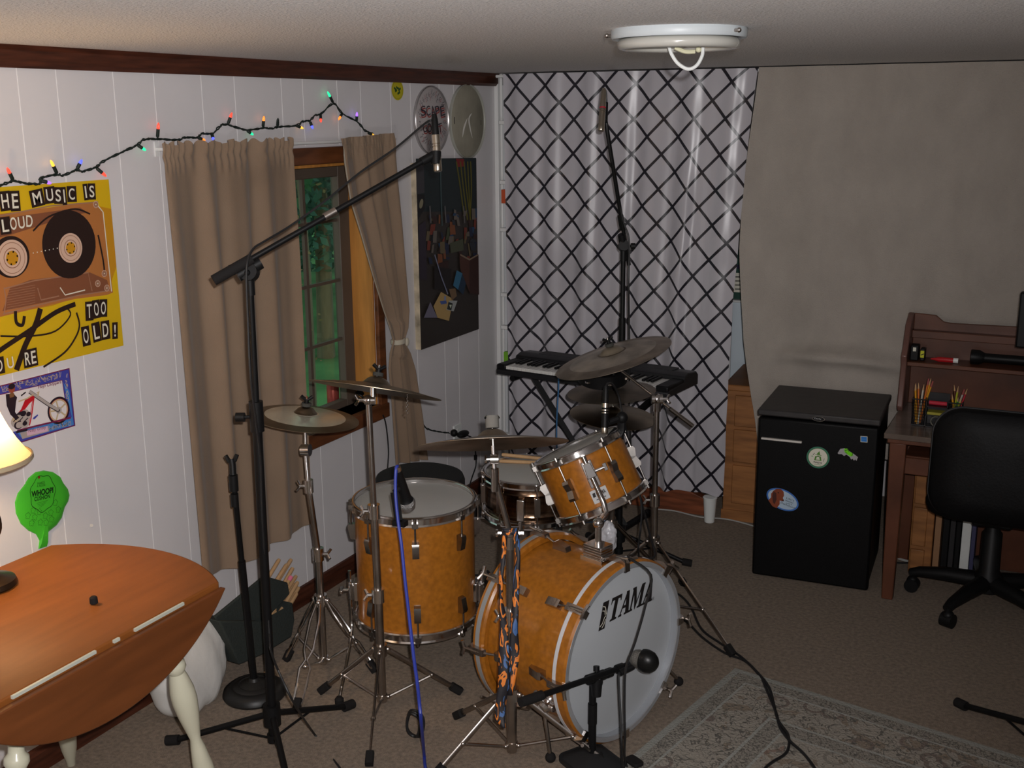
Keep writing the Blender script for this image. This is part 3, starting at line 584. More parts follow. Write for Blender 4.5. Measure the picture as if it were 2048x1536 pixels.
def shell(root, M4, r, dep, wrap=None):
    bm = BM(); lathe(bm, [(r, 0), (r, dep)], M4, 72, cap=False); lathe(bm, [(r-.006, 0), (r-.006, dep)], M4, 72, cap=False)
    return obj('shell', bm, wrap or M_ORANGE, root)
def head(root, M4, r, z, m, nm='drumhead'):
    bm = BM(); lathe(bm, [(r, z-.012), (r, z-.002), (r-.008, z), (1e-4, z+.0005)], M4, 64, cap=False); return obj(nm, bm, m, root)
def hoop(root, M4, r, z, w, m=None, th=.006):
    bm = BM(); lathe(bm, [(a, z+b) for a, b in hoop_bm(r, w, th)], M4, 72, cap=False); return obj('hoop', bm, m or M_CHROME, root)
BADGE = flat('badge_silver', (190, 190, 190), .3)
def badge(root, O, U, W, w, h):
    a = Art(O, U, W, .0003); a.h = 2; a.poly([(-w/2, -h/2), (w/2, -h/2), (w/2, h/2), (-w/2, h/2)], BADGE)
    a.poly([(-w*.42, -h*.02), (-w*.25, -h*.02), (-w*.22, h*.3), (-w*.39, h*.3)], INK); a.text('TAMA', (-w*.18, -h*.02), w*.58, h*.32, INK, bold=.03); a.line([(-w*.3, -h*.25), (w*.3, -h*.25)], h*.06, INK)
    return a.obj('badge', root)

# floor tom ----------------------------------------------------------
R = .198; tcx = V((.672, 3.042, 0)); fb = tcx+V((0, 0, .205)); FT = Matrix.Translation(fb); dep = .385
ftom = thing('floor_tom', 'big orange floor tom with white head standing by the window wall', 'drum', (tcx.x, tcx.y, 0))
shell(ftom, FT, R, dep); head(ftom, FT, R, dep+.012, M_HEAD); head(ftom, FT, R, .0, M_HEAD, 'resonant_head')
hoop(ftom, FT, R+.001, dep-.008, .034); hoop(ftom, FT, R+.001, -.020, .034)
a0 = atan2(CAM.y-tcx.y, CAM.x-tcx.x)
lug_pair(ftom, FT, R, dep, 8, a0)
for da, foot in ((-1.62, None), (1.35, None), (2.95, None)):
    a = a0+da; d = V((cos(a), sin(a), 0)); p = tcx+d*(R+.026); bm = BM()
    ft = p+d*.10 if da != -1.62 else fz(679, 1411)
    tube(bm, spline([up(p, .36), up(p, .26), up(p, .15), up(p.lerp(ft, .45), .075), up(p.lerp(ft, .85), .035), up(ft, .012)], 4), .0055, 8)
    lg = obj('leg', bm, M_CHROME, ftom); bm = BM(); lathe(bm, [(.014, 0), (.015, .022), (.009, .03)], Matrix.Translation(up(ft, .001)), 14); obj('rubber_foot', bm, M_RUBBER, lg)
    bm = BM(); L = FT @ Matrix.Rotation(a, 4, 'Z') @ Matrix.Translation((R, 0, .085)); box(bm, (-.002, -.026, -.03), (.012, .026, .035), L); rod(bm, L @ V((.018, 0, -.03)), L @ V((.018, 0, .03)), .016, n=14)
    rod(bm, L @ V((.02, 0, 0)), L @ V((.058, 0, 0)), .005, n=8); box(bm, (.05, -.022, -.007), (.06, .022, .007), L); obj('leg_bracket', bm, M_CHROME, ftom, bevel=.002)

# bass drum ----------------------------------------------------------
phi = -.3049; AX = V((cos(phi), sin(phi), 0)); BR = .272; BC_ = V((1.4684, 2.9175, .2866)); BL = .3595
ML = frame(BC_-AX*BL, AX, (0, 0, 1))          # frame z runs from batter to front head; x = up
bass = thing('bass_drum', 'large orange bass drum lying on its side with lettered white front head', 'drum', (BC_.x-AX.x*.18, BC_.y-AX.y*.18, 0))
bm = BM(); lathe(bm, [(BR-.014, .006), (BR-.014, BL-.030)], ML, 80, cap=False); lathe(bm, [(BR-.02, .006), (BR-.02, BL-.030)], ML, 80, cap=False); obj('shell', bm, M_ORANGE, bass)
GRYI = mat('hoop_inlay', (.34, .35, .36), .35, .2)
for z in (-.004, BL-.040):
    bm = BM(); lathe(bm, [(BR-.011, z), (BR+.006, z), (BR+.010, z+.004), (BR+.010, z+.038), (BR+.004, z+.0445)]+([(BR-.011, z+.044), (BR-.011, z)] if z < 0 else []), ML, 80, cap=False)
    hp = obj('hoop', bm, M_ORANGE, bass); bm = BM(); s0, s1 = (.013, .029) if z < 0 else (.001, .013); lathe(bm, [(BR+.009, z+s0), (BR+.0112, z+s0), (BR+.0112, z+s1), (BR+.009, z+s1)], ML, 80, cap=False); obj('inlay_stripe', bm, GRYI if z < 0 else mat('white_inlay', (.62, .63, .66), .25, coat=.5), hp)
bm = BM(); z = BL-.052; lathe(bm, [(BR-.012, z), (BR-.005, z), (BR-.005, z+.012), (BR-.012, z+.012)], ML, 80, cap=False); lathe(bm, [(BR-.0125, BL-.022), (BR-.0125, BL+.003), (BR-.010, BL+.0050), (BR+.0035, BL+.0050), (BR+.0040, BL+.0040)], ML, 80, cap=False); obj('silver_hoop_edge', bm, mat('hoop_silver', (.50, .52, .55), .2, .55), bass)
head(bass, ML, BR-.011, BL-.018, M_WHITEHEAD, 'front_head')
bm = BM(); lathe(bm, [(BR-.011, .005), (1e-4, .005)], ML, 64, cap=False); obj('batter_head', bm, M_HEAD, bass)
MFLIP = ML @ Matrix.Translation((0, 0, BL)) @ Matrix.Rotation(pi, 4, 'X')
for e, MM in ((0, ML), (1, ML)):
    for k in range(8):
        a = 2*pi*k/8+ (.02 if e else .02); s = -1 if e else 1; z0 = BL if e else 0
        L = MM @ Matrix.Rotation(a, 4, 'Z') @ Matrix.Translation((BR-.014, 0, 0)); bm = BM()
        q0 = z0+s*.085; prism(bm, [(0, 0), (.022, .002), (.026, .012), (.016, .052), (0, .056)], .024, L @ Matrix(((1,0,0,0),(0,0,1,-.012),(0,s,0,q0),(0,0,0,1))))
        rod(bm, L @ V((.015, 0, q0)), L @ V((.036, 0, z0+s*.03)), .004, n=8); obj('lug', bm, M_DCHROME, bass)
        bm = BM(); prism(bm, [(.024, .055), (.036, .05), (.040, .012), (.030, -.008), (.0, -.010), (.0, -.004), (.024, -.002)], .022, L @ Matrix(((1,0,0,0),(0,0,1,-.011),(0,s,0,z0),(0,0,0,1))))
        rod(bm, L @ V((.036, 0, z0+s*.03)), L @ V((.042, 0, z0-s*.024)), .005, n=8)
        tube(bm, [L @ V((.044, -.022, z0-s*.026)), L @ V((.042, 0, z0-s*.02)), L @ V((.044, .022, z0-s*.026))], .0055, 8); obj('claw', bm, M_DCHROME, bass)
# lettering on the front head
O = ML @ V((0, 0, BL-.0168)); RU = V((0, 0, 1)).cross(AX); ba = Art(O, RU, (0, 0, 1), .00006); ba.h = 3
p0, p1 = ba.px(1215, 1246), ba.px(1305, 1212); top = ba.px(1219, 1199)
H = .071; x0, yb = p0[0], p0[1]; W_ = (p1[0]-p0[0])
sh = .3
def slab(ch, x, w):
    f = lambda pts: ba.poly([(x+w*a+sh*H*b, yb+H*b) for a, b in pts], INK, up=.2)
    if ch == 'T': f([(0, .72), (.06, .72), (.14, .86), (.33, .86), (.33, .1), (.18, .08), (.18, 0), (.82, 0), (.82, .08), (.67, .1), (.67, .86), (.86, .86), (.94, .72), (1, .72), (1, 1), (0, 1)])
    if ch == 'A':
        f([(-.02, 0), (.30, 0), (.30, .08), (.21, .1), (.52, .78), (.46, 1), (.10, .1), (-.02, .08)]); f([(.40, 1), (.68, 1), (.96, .1), (1.04, .08), (1.04, 0), (.52, 0), (.52, .08), (.62, .1), (.46, .72)]); f([(.22, .3), (.72, .3), (.68, .42), (.27, .42)])
    if ch == 'M':
        f([(-.02, 0), (.26, 0), (.26, .08), (.17, .1), (.20, .92), (.05, .92), (.05, .1), (-.02, .08)]); f([(0, 1), (.28, 1), (.52, .3), (.46, 0), (.42, 0), (.16, .75), (.08, .92), (0, .92)]); f([(.72, 1), (1.0, 1), (1.0, .92), (.96, .9), (.96, .1), (1.02, .08), (1.02, 0), (.62, 0), (.62, .08), (.72, .1), (.72, .72), (.46, 0), (.42, .1)])
x = x0; u = W_/3.75
for ch, w in (('T', .86), ('A', .9), ('M', 1.1), ('A', .9)): slab(ch, x, w*u*.96); x += w*u*.97
lx = x0-.014
def lp(pts, m): ba.poly([(lx+.028*a+sh*H*b, yb-.012+(H+.012)*b) for a, b in pts], m)
lp([(-1, 0), (.0, 0), (.0, 1), (-1, 1)], INK)
for q in ([(-.92, .86), (-.5, .8), (-.25, .62), (-.1, .5)], [(-.9, .7), (-.5, .66), (-.3, .5)], [(-.9, .14), (-.55, .22), (-.35, .42), (-.12, .46)], [(-.5, .06), (-.25, .16), (-.12, .34)]): ba.line([(lx+.028*a+sh*H*b, yb-.012+(H+.012)*b) for a, b in q], .0026, PAPER)
q = ba.px(1306, 1197); ba.line([(q[0]+.005*cos(t), q[1]+.005*sin(t)) for t in [i*2*pi/18 for i in range(19)]], .001, INK); ba.text('R', (q[0]-.0022, q[1]-.003), .0045, .006, INK)
ba.obj('lettering', bass)
# tom mount on the shell and spurs
TM = fz(1196, 1112, .555); BT = V((TM.x, TM.y, .548))
bm = BM(); MB = frame((BT.x, BT.y, .545), (0, 0, 1), AX); box(bm, (-.042, -.034, -.012), (.042, .034, .012), MB); box(bm, (-.034, -.028, .012), (.034, .028, .05), MB)
for k in range(4): box(bm, (-.035, -.029, .017+k*.008), (.035, .029, .0195+k*.008), MB)
obj('tom_mount', bm, M_CHROME, bass, bevel=.003)
bm = BM(); q = BT+AX*.075; MB2 = frame((q.x, q.y, .547), (0, 0, 1), AX); box(bm, (-.02, -.018, -.004), (.02, .018, .008), MB2); obj('cymbal_holder_plate', bm, M_DCHROME, bass, bevel=.002)
sd = V((-AX.y, AX.x, 0))
for s, foot in ((-1, fz(1101, 1525)), (1, fz(1357, 1372))):
    zc = BL-.11; an = pi if False else None
    c = BC_-AX*.10+sd*s*(BR-.03)*.93; c.z = .2866-.105
    bm = BM(); MS = frame(c, sd*s+V((0, 0, -.45)), AX); box(bm, (-.03, -.035, -.02), (.03, .035, .012), MS); lathe(bm, [(.022, .012), (.022, .03), (.014, .04)], MS, 18); rod(bm, MS @ V((0, -.01, .02)), MS @ V((0, .07, .035)), .008); rod(bm, MS @ V((-.035, 0, .02)), MS @ V((.035, 0, .02)), .012)
    obj('spur_bracket', bm, M_CHROME, bass, bevel=.002)
    a = MS @ V((0, 0, .03)); bm = BM(); rod(bm, a+(a-foot).normalized()*.05, up(foot, .02), .006, n=10); sp = obj('spur', bm, M_DCHROME, bass)
    bm = BM(); ball(bm, up(foot, .017), .016, s=(1, 1, 1)); obj('rubber_tip', bm, M_RUBBER, sp)

def seen(c, alpha, asp):
    """disc normal from how far its rim opens: asp>0 shows the top, <0 the underside; alpha = lean of the rim line in degrees"""
    v = (CAM-V(c)).normalized(); a = radians(alpha); w = UP*cos(a)-RT*sin(a); w = (w-v*w.dot(v)).normalized()
    return (v*asp+w*sqrt(1-asp*asp)).normalized()
# rack tom ----------------------------------------------------------
tc = at(1158, 900, 3.8); tb = at(1194, 1003, 3.8); RTr = .150
nrm = seen(tc, 24, .115); td = .188
MT = frame(tc-nrm*td, nrm, V((0, 0, 1)).cross(nrm))
rtom = thing('rack_tom', 'small orange tom tilted above the bass drum with round badge', 'drum', tuple(tc-nrm*td))
shell(rtom, MT, RTr, td); head(rtom, MT, RTr, td+.010, M_HEAD); head(rtom, MT, RTr, 0, M_HEAD, 'resonant_head'); hoop(rtom, MT, RTr+.001, td-.010, .03); hoop(rtom, MT, RTr+.001, -.018, .03)
loc = MT.inverted() @ CAM; ar = atan2(loc.y, loc.x)
lug_pair(rtom, MT, RTr, td, 6, ar+pi/6, ln=.042)
L = MT @ Matrix.Rotation(ar+.02, 4, 'Z') @ Matrix.Translation((RTr, 0, 0))
bm = BM(); box(bm, (0, -.018, .075), (.014, .018, .165), L); prism(bm, [(-.016, 0), (.016, 0), (.012, .05), (-.012, .05)], .03, L @ Matrix(((0,0,1,.008),(1,0,0,0),(0,1,0,.11),(0,0,0,1)))); rod(bm, L @ V((.02, 0, .185)), L @ V((.02, 0, .05)), .009); rod(bm, L @ V((.02, .01, .125)), L @ V((.025, .05, .125)), .006); box(bm, (.02, .045, .112), (.03, .058, .138), L)
obj('mount_bracket', bm, M_CHROME, rtom, bevel=.002)
badge(rtom, L @ V((.0006, 0, .045)), L.to_3x3() @ V((0, 1, 0)), L.to_3x3() @ V((0, 0, 1)), .056, .044)
bm = BM(); b0 = MT @ V((0, 0, .02)); b0 = L @ V((-.06, .0, -.03)); q = V((BT.x, BT.y, .59)); mid = V((BT.x, BT.y, .66))
tube(bm, [up(BT, .555), mid, mid.lerp(L @ V((-.02, 0, -.02)), .8), L @ V((.022, 0, .02)), L @ V((.022, 0, .06))], .010, 12); ball(bm, mid, .018); obj('holder_arm', bm, M_CHROME, rtom)

# snare ----------------------------------------------------------
sc_ = V((.842, 3.596, 0)); zt = .558; sdp = .14; SR = .172; MSN = Matrix.Translation((sc_.x, sc_.y, zt-sdp))
snare = thing('snare_drum', 'shiny brown metal shell snare drum on a stand behind the small tom', 'drum', (sc_.x, sc_.y, zt-sdp))
M_SN = mat('smoked_chrome_shell', (.22, .14, .09), .2, 1, noise=(9, .6, (1, 1, 8)))
bm = BM(); lathe(bm, [(SR, 0), (SR, .02), (SR+.004, .03), (SR, .04), (SR, .1), (SR+.004, .11), (SR, .12), (SR, sdp)], MSN, 64, cap=False); obj('shell', bm, M_SN, snare)
head(snare, MSN, SR, sdp+.008, M_HEAD); head(snare, MSN, SR, 0, M_HEAD, 'snare_side_head'); hoop(snare, MSN, SR+.001, sdp-.01, .028); hoop(snare, MSN, SR+.001, -.018, .028)
a0 = atan2(CAM.y-sc_.y, CAM.x-sc_.x)
for k in range(8):
    a = a0+2*pi*k/8+.1; L = MSN @ Matrix.Rotation(a, 4, 'Z') @ Matrix.Translation((SR, 0, 0)); bm = BM(); box(bm, (0, -.011, .035), (.018, .011, .105), L); rod(bm, L @ V((.012, 0, -.022)), L @ V((.012, 0, sdp+.022)), .0035, n=8); box(bm, (0, -.009, sdp+.004), (.018, .009, sdp+.016), L); box(bm, (0, -.009, -.014), (.018, .009, -.004), L); obj('lug', bm, M_CHROME, snare, bevel=.003)
L = MSN @ Matrix.Rotation(a0-.22, 4, 'Z') @ Matrix.Translation((SR, 0, 0)); bm = BM(); box(bm, (0, -.014, .02), (.02, .014, .1), L); rod(bm, L @ V((.02, 0, .02)), L @ V((.03, 0, -.03)), .008); obj('throw_off', bm, M_CHROME, snare, bevel=.003)
L = MSN @ Matrix.Rotation(a0+.62, 4, 'Z') @ Matrix.Translation((SR+.004, 0, .075)); badge(snare, L @ V((.002, 0, 0)), L.to_3x3() @ V((0, 1, 0)), L.to_3x3() @ V((0, 0, 1)), .035, .045)
sst = thing('snare_stand', 'chrome basket stand with black rubber grips under the snare drum', 'stand', (sc_.x, sc_.y, 0))
bm = BM(); rod(bm, (sc_.x, sc_.y, .06), (sc_.x, sc_.y, .34), .012); rod(bm, (sc_.x, sc_.y, .2), (sc_.x, sc_.y, .24), .02); ball(bm, (sc_.x, sc_.y, .345), .024); obj('pole', bm, M_CHROME, sst)
for k in range(3):
    a = a0+.5+k*2*pi/3; d = V((cos(a), sin(a), 0)); e = sc_+d*(SR+.030)
    bm = BM(); tube(bm, [up(sc_, .345), up(sc_+d*.1, .375), up(e, .385), up(e, .42)], .007, 8); ar_ = obj('basket_arm', bm, M_CHROME, sst)
    bm = BM(); rod(bm, up(e, .375), up(e, .425), .012); obj('rubber_grip', bm, M_RUBBER, ar_)
    e = sc_+d*.24; bm = BM(); tube(bm, [up(sc_+d*.012, .2), up(sc_+d*.18, .05), up(e, .012)], .008, 8); rod(bm, up(sc_, .07), up(sc_+d*.13, .1), .004); lg = obj('leg', bm, M_CHROME, sst); bm = BM(); ball(bm, up(e, .015), .014); obj('rubber_foot', bm, M_RUBBER, lg)
# sticks on the snare
def stick_bm(L=.40, r=.0072):
    bm = BM(); lathe(bm, [(.001, 0), (r*.8, .002), (r, .008), (r, L*.72), (r*.55, L-.016), (r*.42, L-.012), (r*.62, L-.007), (r*.5, L-.002), (.001, L)], None, 12); return bm
sb = obj('drumstick', stick_bm(), M_STICK); tag(sb, 'upper of two tan drumsticks lying across the snare head', 'drumstick', 'drumsticks on the snare'); st_me = sb
def lay(o, p, q): o.matrix_world = frame(p, V(q)-V(p))
zs = zt+.017
pA, pB = fz(1003, 909, zs+.012), fz(1068, 916, zs+.004); d = (pB-pA).normalized(); lay(sb, pA, pA+d)
s2 = sb.copy(); COL.objects.link(s2); s2['label'] = 'lower of two tan drumsticks lying across the snare head'; pA, pB = fz(998, 922, zs-.002), fz(1070, 925, zs-.002); lay(s2, pA, pB)

# throne ----------------------------------------------------------
th = V((.40, 3.53, 0)); thr = thing('drum_throne', 'round black padded drum stool behind the floor tom', 'stool', (th.x, th.y, 0))
bm = BM(); lathe(bm, [(.02, .425), (.15, .425), (.168, .435), (.172, .455), (.172, .49), (.165, .508), (.14, .518), (.001, .522)], Matrix.Translation((th.x, th.y, 0)), 48); obj('seat', bm, mat('black_velour', (.012, .011, .012), .9), thr)
bm = BM(); rod(bm, (th.x, th.y, .08), (th.x, th.y, .425), .015); obj('pole', bm, M_CHROME, thr)
for k in range(3):
    d = V((cos(.4+k*2.094), sin(.4+k*2.094), 0)); bm = BM(); tube(bm, [up(th+d*.015, .26), up(th+d*.19, .06), up(th+d*.235, .012)], .009, 8); rod(bm, up(th, .1), up(th+d*.13, .14), .004); lg = obj('leg', bm, M_CHROME, thr); bm = BM(); ball(bm, up(th+d*.235, .016), .015); obj('rubber_foot', bm, M_RUBBER, lg)

# cymbals and their stands ----------------------------------------------------------
def cymbal(label, c, n, r, m, cup=.19, name='cymbal', zones=None):
    n = V(n).normalized(); M4 = frame(c, n); hgt = r*.10; prof = []
    for i in range(29):
        t = i/28; q = max(t, .012)*r
        if t < cup: z = hgt+.022*sqrt(max(0, 1-(t/cup)**2))
        else: z = hgt*(1-((t-cup)/(1-cup))**1.25)
        prof.append((q, z))
    low = [(a, b-.0016) for a, b in prof][::-1]
    bm = BM(); lathe(bm, prof+low, M4, 72, cap=False); ms = [m]
    if zones:
        ms = [m]+[z[2] for z in zones]; iv = M4.inverted()
        for f in bm.faces:
            c = iv @ f.calc_center_median(); q = hypot(c.x, c.y)/r
            for i, (a, b_, _) in enumerate(zones):
                if a <= q < b_: f.material_index = i+1
    o = obj(name, bm, ms, ang=60); return tag(o, label, 'cymbal')
def rings(m, k=900):
    nt = m.node_tree; b = nt.nodes['Principled BSDF']; b.inputs['Anisotropic'].default_value = .6; return m
for q in (M_BRONZE, M_BRONZE_GLARE, M_DBRONZE): rings(q)
def leg_set(root, c, feet, zc, zh, flatleg=True, m=None, double=False):
    m = m or M_DCHROME
    for f in feet:
        f = V(f); d = (f-c); d.z = 0; L = d.length; d.normalize(); s = V((-d.y, d.x, 0)); a = up(c+d*.022, zc); e = up(f, .014); bm = BM()
        mid = a.lerp(e, .62)
        if double:
            for q in (-1, 1):
                tube(bm, [a+s*q*.006, a.lerp(e, .18)+s*q*.016, a.lerp(e, .46)+s*q*.016, a.lerp(e, .56)+s*q*.004, a.lerp(e, .64)+s*q*.018, a.lerp(e, .94)+s*q*.014, e+s*q*.004], .0042, 7)
        else:
            for q in (0,): tube(bm, [a, a.lerp(e, .93), e], .0085, 8, flat=.45)
        lg = obj('leg', bm, m, root)
        bm = BM(); rod(bm, up(c+d*.018, zh), mid, .0048, n=8); ball(bm, mid, .008); obj('brace', bm, m, lg)
        bm = BM(); fm = frame(e, e-a, (0, 0, 1)); prism(bm, rrect(.026, .024, .006), .04, fm @ Matrix.Translation((0, 0, -.03))); obj('rubber_foot', bm, M_RUBBER, lg)
    bm = BM(); rod(bm, up(c, zc-.018), up(c, zc+.02), .022, n=16); b2 = BM(); rod(b2, up(c, zh-.012), up(c, zh+.012), .017, n=14)
    for f in feet:
        d = (V(f)-c); d.z = 0; d.normalize(); ball(bm, up(c+d*.024, zc), .010); ball(b2, up(c+d*.02, zh), .008)
    obj('leg_collar', bm, m, root); obj('brace_collar', b2, m, root)
def wing(bm, p, d, w=.018):
    d = V(d).normalized(); s = d.orthogonal().normalized(); rod(bm, p, p+d*.018, .006, n=8); tube(bm, [p+d*.026-s*w, p+d*.016, p+d*.026+s*w], .005, 7)
def clamp(root, p, t, d, r=.016, m=None):
    bm = BM(); p = V(p); t = V(t).normalized(); rod(bm, p-t*.022, p+t*.022, r+.004, n=16); wing(bm, p+V(d).normalized()*r, d); return obj('clamp', bm, m or M_CHROME, root)
def topper(root, c, n, low, r):
    n = V(n).normalized(); h = r*.10+.022; bm = BM(); rod(bm, low, c+n*(h+.035), .004, n=8); rod(bm, c+n*(h-.03), c+n*(h-.006), .012, n=14); obj('tilter_rod', bm, M_CHROME, root)
    bm = BM(); rod(bm, c+n*(h+.001), c+n*(h+.012), .016, n=14); obj('felt', bm, M_FELT, root)
    bm = BM(); rod(bm, c+n*(h+.012), c+n*(h+.022), .008, n=10); s = n.orthogonal().normalized(); tube(bm, [c+n*(h+.034)-s*.019, c+n*(h+.02), c+n*(h+.034)+s*.019], .006, 8); obj('wing_nut', bm, M_BLACKM, root)
cr_ = lambda v: V((-v.y, v.x, 0)).normalized()
# A: left stand, light cymbal
cA = fz(648, 1337, 0); cA = V((cA.x, cA.y, 0)); pA = at(611, 829, 3.7)
nA = seen(pA, -5, .25)
cymA = cymbal('bright brassy cymbal painted as if catching the light in front of the long curtain', pA-V(nA).normalized()*.012, nA, .176, M_BRONZE, zones=[(.0, .2, M_BRONZE), (.2, .74, M_BRONZE_GLARE)])  # inner zone painted pale in place of a real reflection
sA = thing('cymbal_stand', 'chrome cymbal stand with double wire legs nearest the window wall', 'stand', (cA.x, cA.y, 0))
k1 = up(cA, zat(cA, 1108)); k2_ = at(614, 1005, 3.72); k3 = at(611, 900, 3.71)
bm = BM(); rod(bm, up(cA, .02), k1, .0135, n=16); obj('lower_tube', bm, M_DCHROME, sA)
bm = BM(); rod(bm, k1, at(617, 975, 3.72), .0105, n=14); obj('middle_tube', bm, M_DCHROME, sA)
bm = BM(); rod(bm, at(617, 975, 3.72), k3, .008, n=12); rod(bm, k3, pA+V(nA).normalized()*(-.01), .0055, n=10); rod(bm, k3-RT*.012, k3+RT*.016+FW*-.006, .02, n=18); obj('tilter', bm, M_CHROME, sA)
clamp(sA, k1, (0, 0, 1), RT, .015); clamp(sA, at(617, 972, 3.72), (0, 0, 1), -RT, .012)
topper(sA, pA-V(nA).normalized()*.012, nA, pA-V(nA).normalized()*.02, .176)
leg_set(sA, cA, [fz(575, 1322), fz(594, 1424), fz(748, 1345)], zat(cA, 1200), .035, double=True, m=M_CHROME)
# B: second stand
cB = fz(765, 1412, 0); pB = at(753, 770, 3.4); nB = seen(pB, -8.8, -.045)
# seen almost edge on
cymB = cymbal('dark thin cymbal seen edge on above the floor tom with a hanging chain', pB-nB*.016, nB, .2, M_BRONZE)
sB = thing('cymbal_stand', 'chrome cymbal stand standing in front of the floor tom', 'stand', (cB.x, cB.y, 0))
kb = up(cB, zat(cB, 1190)); tB = at(737, 800, 3.4)
bm = BM(); rod(bm, up(cB, .02), kb, .0145, n=16); obj('lower_tube', bm, M_DCHROME, sB)
kb2 = kb.lerp(tB, .44); bm = BM(); rod(bm, kb, kb2, .0125, n=14); obj('middle_tube', bm, M_DCHROME, sB)
bm = BM(); rod(bm, kb2, tB, .0095, n=14); obj('upper_tube', bm, M_DCHROME, sB)
bm = BM(); bb_ = at(746, 786, 3.4); rod(bm, tB-RT*.012, tB+RT*.02, .014, n=14); rod(bm, bb_-UP*.012, bb_+UP*.016, .010, n=12); ball(bm, tB, .016); wing(bm, tB-RT*.012, -RT); obj('tilter', bm, M_CHROME, sB)
clamp(sB, kb, (0, 0, 1), RT*-1, .017); clamp(sB, kb2, (0, 0, 1), -RT, .015); topper(sB, pB-nB*.016, nB, bb_, .2)
leg_set(sB, cB, [fz(645, 1387), fz(917, 1388), fz(739, 1532)], zat(cB, 1300), zat(cB, 1395))
bm = BM(); c0 = at(815, 786, 3.36)
for k in range(11): ball(bm, c0-V((.0006*k*(k % 2), 0, .0062*k)), .0028, n=8)
tag(obj('sizzle_chain', bm, M_DCHROME), 'short beaded chain dangling under the edge on dark cymbal', 'chain')
# C: stand with necktie
cC = fz(1024, 1514, 0); pC = at(986, 884, 3.13); nC = seen(pC, 2.5, -.085)
cymC = cymbal('dark flat cymbal seen from below in front of the snare', pC-nC*.006, nC, .21, M_DBRONZE)
sC = thing('cymbal_stand', 'chrome cymbal stand beside the bass drum draped with a patterned necktie', 'stand', (cC.x, cC.y, 0))
kc1 = up(cC, zat(cC, 1232)); kc2 = up(cC, zat(cC, 1066)); kc3 = at(990, 958, 3.13)
bm = BM(); rod(bm, up(cC, .02), kc1, .0155, n=16); obj('lower_tube', bm, M_DCHROME, sC)
bm = BM(); rod(bm, kc1, kc2, .0125, n=14); obj('middle_tube', bm, M_DCHROME, sC)
bm = BM(); rod(bm, kc2-(kc3-kc2)*.25, kc3, .0085, n=12); obj('boom_arm', bm, M_DCHROME, sC)
bm = BM(); rod(bm, kc3-V((0, 0, .035)), kc3+V((0, 0, .03)), .011, n=12); rod(bm, at(988, 918, 3.13)-RT*.01, at(988, 918, 3.13)+RT*.012, .015, n=14); rod(bm, kc3, pC-nC*.01, .006, n=10); wg = at(973, 919, 3.13); rod(bm, at(988, 918, 3.13), wg, .005, n=8); MS = frame(wg, RT); prism(bm, circ(.011, 16, b=.02), .005, frame(wg, RT*-1, UP)); obj('tilter', bm, M_CHROME, sC)
bm = BM(); rod(bm, kc2-RT*.022, kc2+RT*.025, .019, n=18); rod(bm, kc2-V((0, 0, .045)), kc2, .0165, n=16); prism(bm, circ(.011, 16, b=.022), .006, frame(kc2-RT*.034, RT*-1, UP)); rod(bm, kc2-RT*.034, kc2-RT*.02, .006, n=8); rod(bm, kc2+RT*.024, kc2+RT*.038, .008, n=8); obj('boom_clamp', bm, M_CHROME, sC)
clamp(sC, kc1, (0, 0, 1), RT*-1, .018); topper(sC, pC-nC*.006, nC, pC-nC*.02, .21)
bm = BM(); ft = pC+nC*(.043); rod(bm, ft-nC*.004, ft+nC*.03, .019, n=16); obj('thick_felt', bm, mat('grey_felt', (.2, .19, .17), .95), sC)
leg_set(sC, cC, [fz(874, 1556), fz(1212, 1533), up(cC, 0)+V((-.25, .12, 0))], zat(cC, 1388), .04)
# D: right boom stand
f1, f2 = fz(1463, 1313), fz(1366, 1172); cD = fz(1304, 1232, 0); f3 = cD*3-f1-f2; f3.z = 0; f3 = cD+(f3-cD).normalized()*.32
pD = at(1222, 700, 4.24); nD = seen(pD, 16.7, .23)
M_RIDE = mat('mottled_ride', (.30, .245, .19), .42, .8, noise=(9, .45))
cymD = cymbal('large mottled ride cymbal tilted up in front of the lattice curtain', pD-nD*.03, nD, .225, M_RIDE, zones=[(0, .23, mat('ride_bell', (.40, .34, .26), .4, .8, noise=(9, .3))), (.23, .26, M_BRONZE), (.26, .74, mat('ride_bow', (.46, .40, .33), .42, .75, noise=(10, .38)))])
sD = thing('cymbal_stand', 'dark chrome boom stand right of the bass drum holding the tilted ride', 'stand', (cD.x, cD.y, 0))
kd = up(cD, zat(cD, 798)); kd1 = up(cD, zat(cD, 1000))
bm = BM(); rod(bm, up(cD, .02), kd1, .0135, n=16); obj('lower_tube', bm, M_DCHROME, sD); bm = BM(); rod(bm, kd1, kd, .0105, n=14); obj('upper_tube', bm, M_DCHROME, sD)
dd = (kd-CAM).dot(FW); ba0, ba1 = at(1222, 726, 4.26), at(1386, 852, dd+.04)
bm = BM(); rod(bm, ba0, ba1, .0055, n=10); rod(bm, kd.lerp(ba1, .35), ba1, .008, n=10); obj('boom_arm', bm, M_DCHROME, sD)
bm = BM(); rod(bm, kd-RT*.02, kd+RT*.02, .018, n=14); ball(bm, kd, .02); rod(bm, kd-V((0, 0, .045)), kd, .015, n=14); wing(bm, kd+RT*.02, RT); obj('boom_clamp', bm, M_CHROME, sD)
clamp(sD, kd1, (0, 0, 1), -RT, .015); topper(sD, pD-nD*.03, nD, ba0, .225); leg_set(sD, cD, [f1, f2, f3], .30, .06)
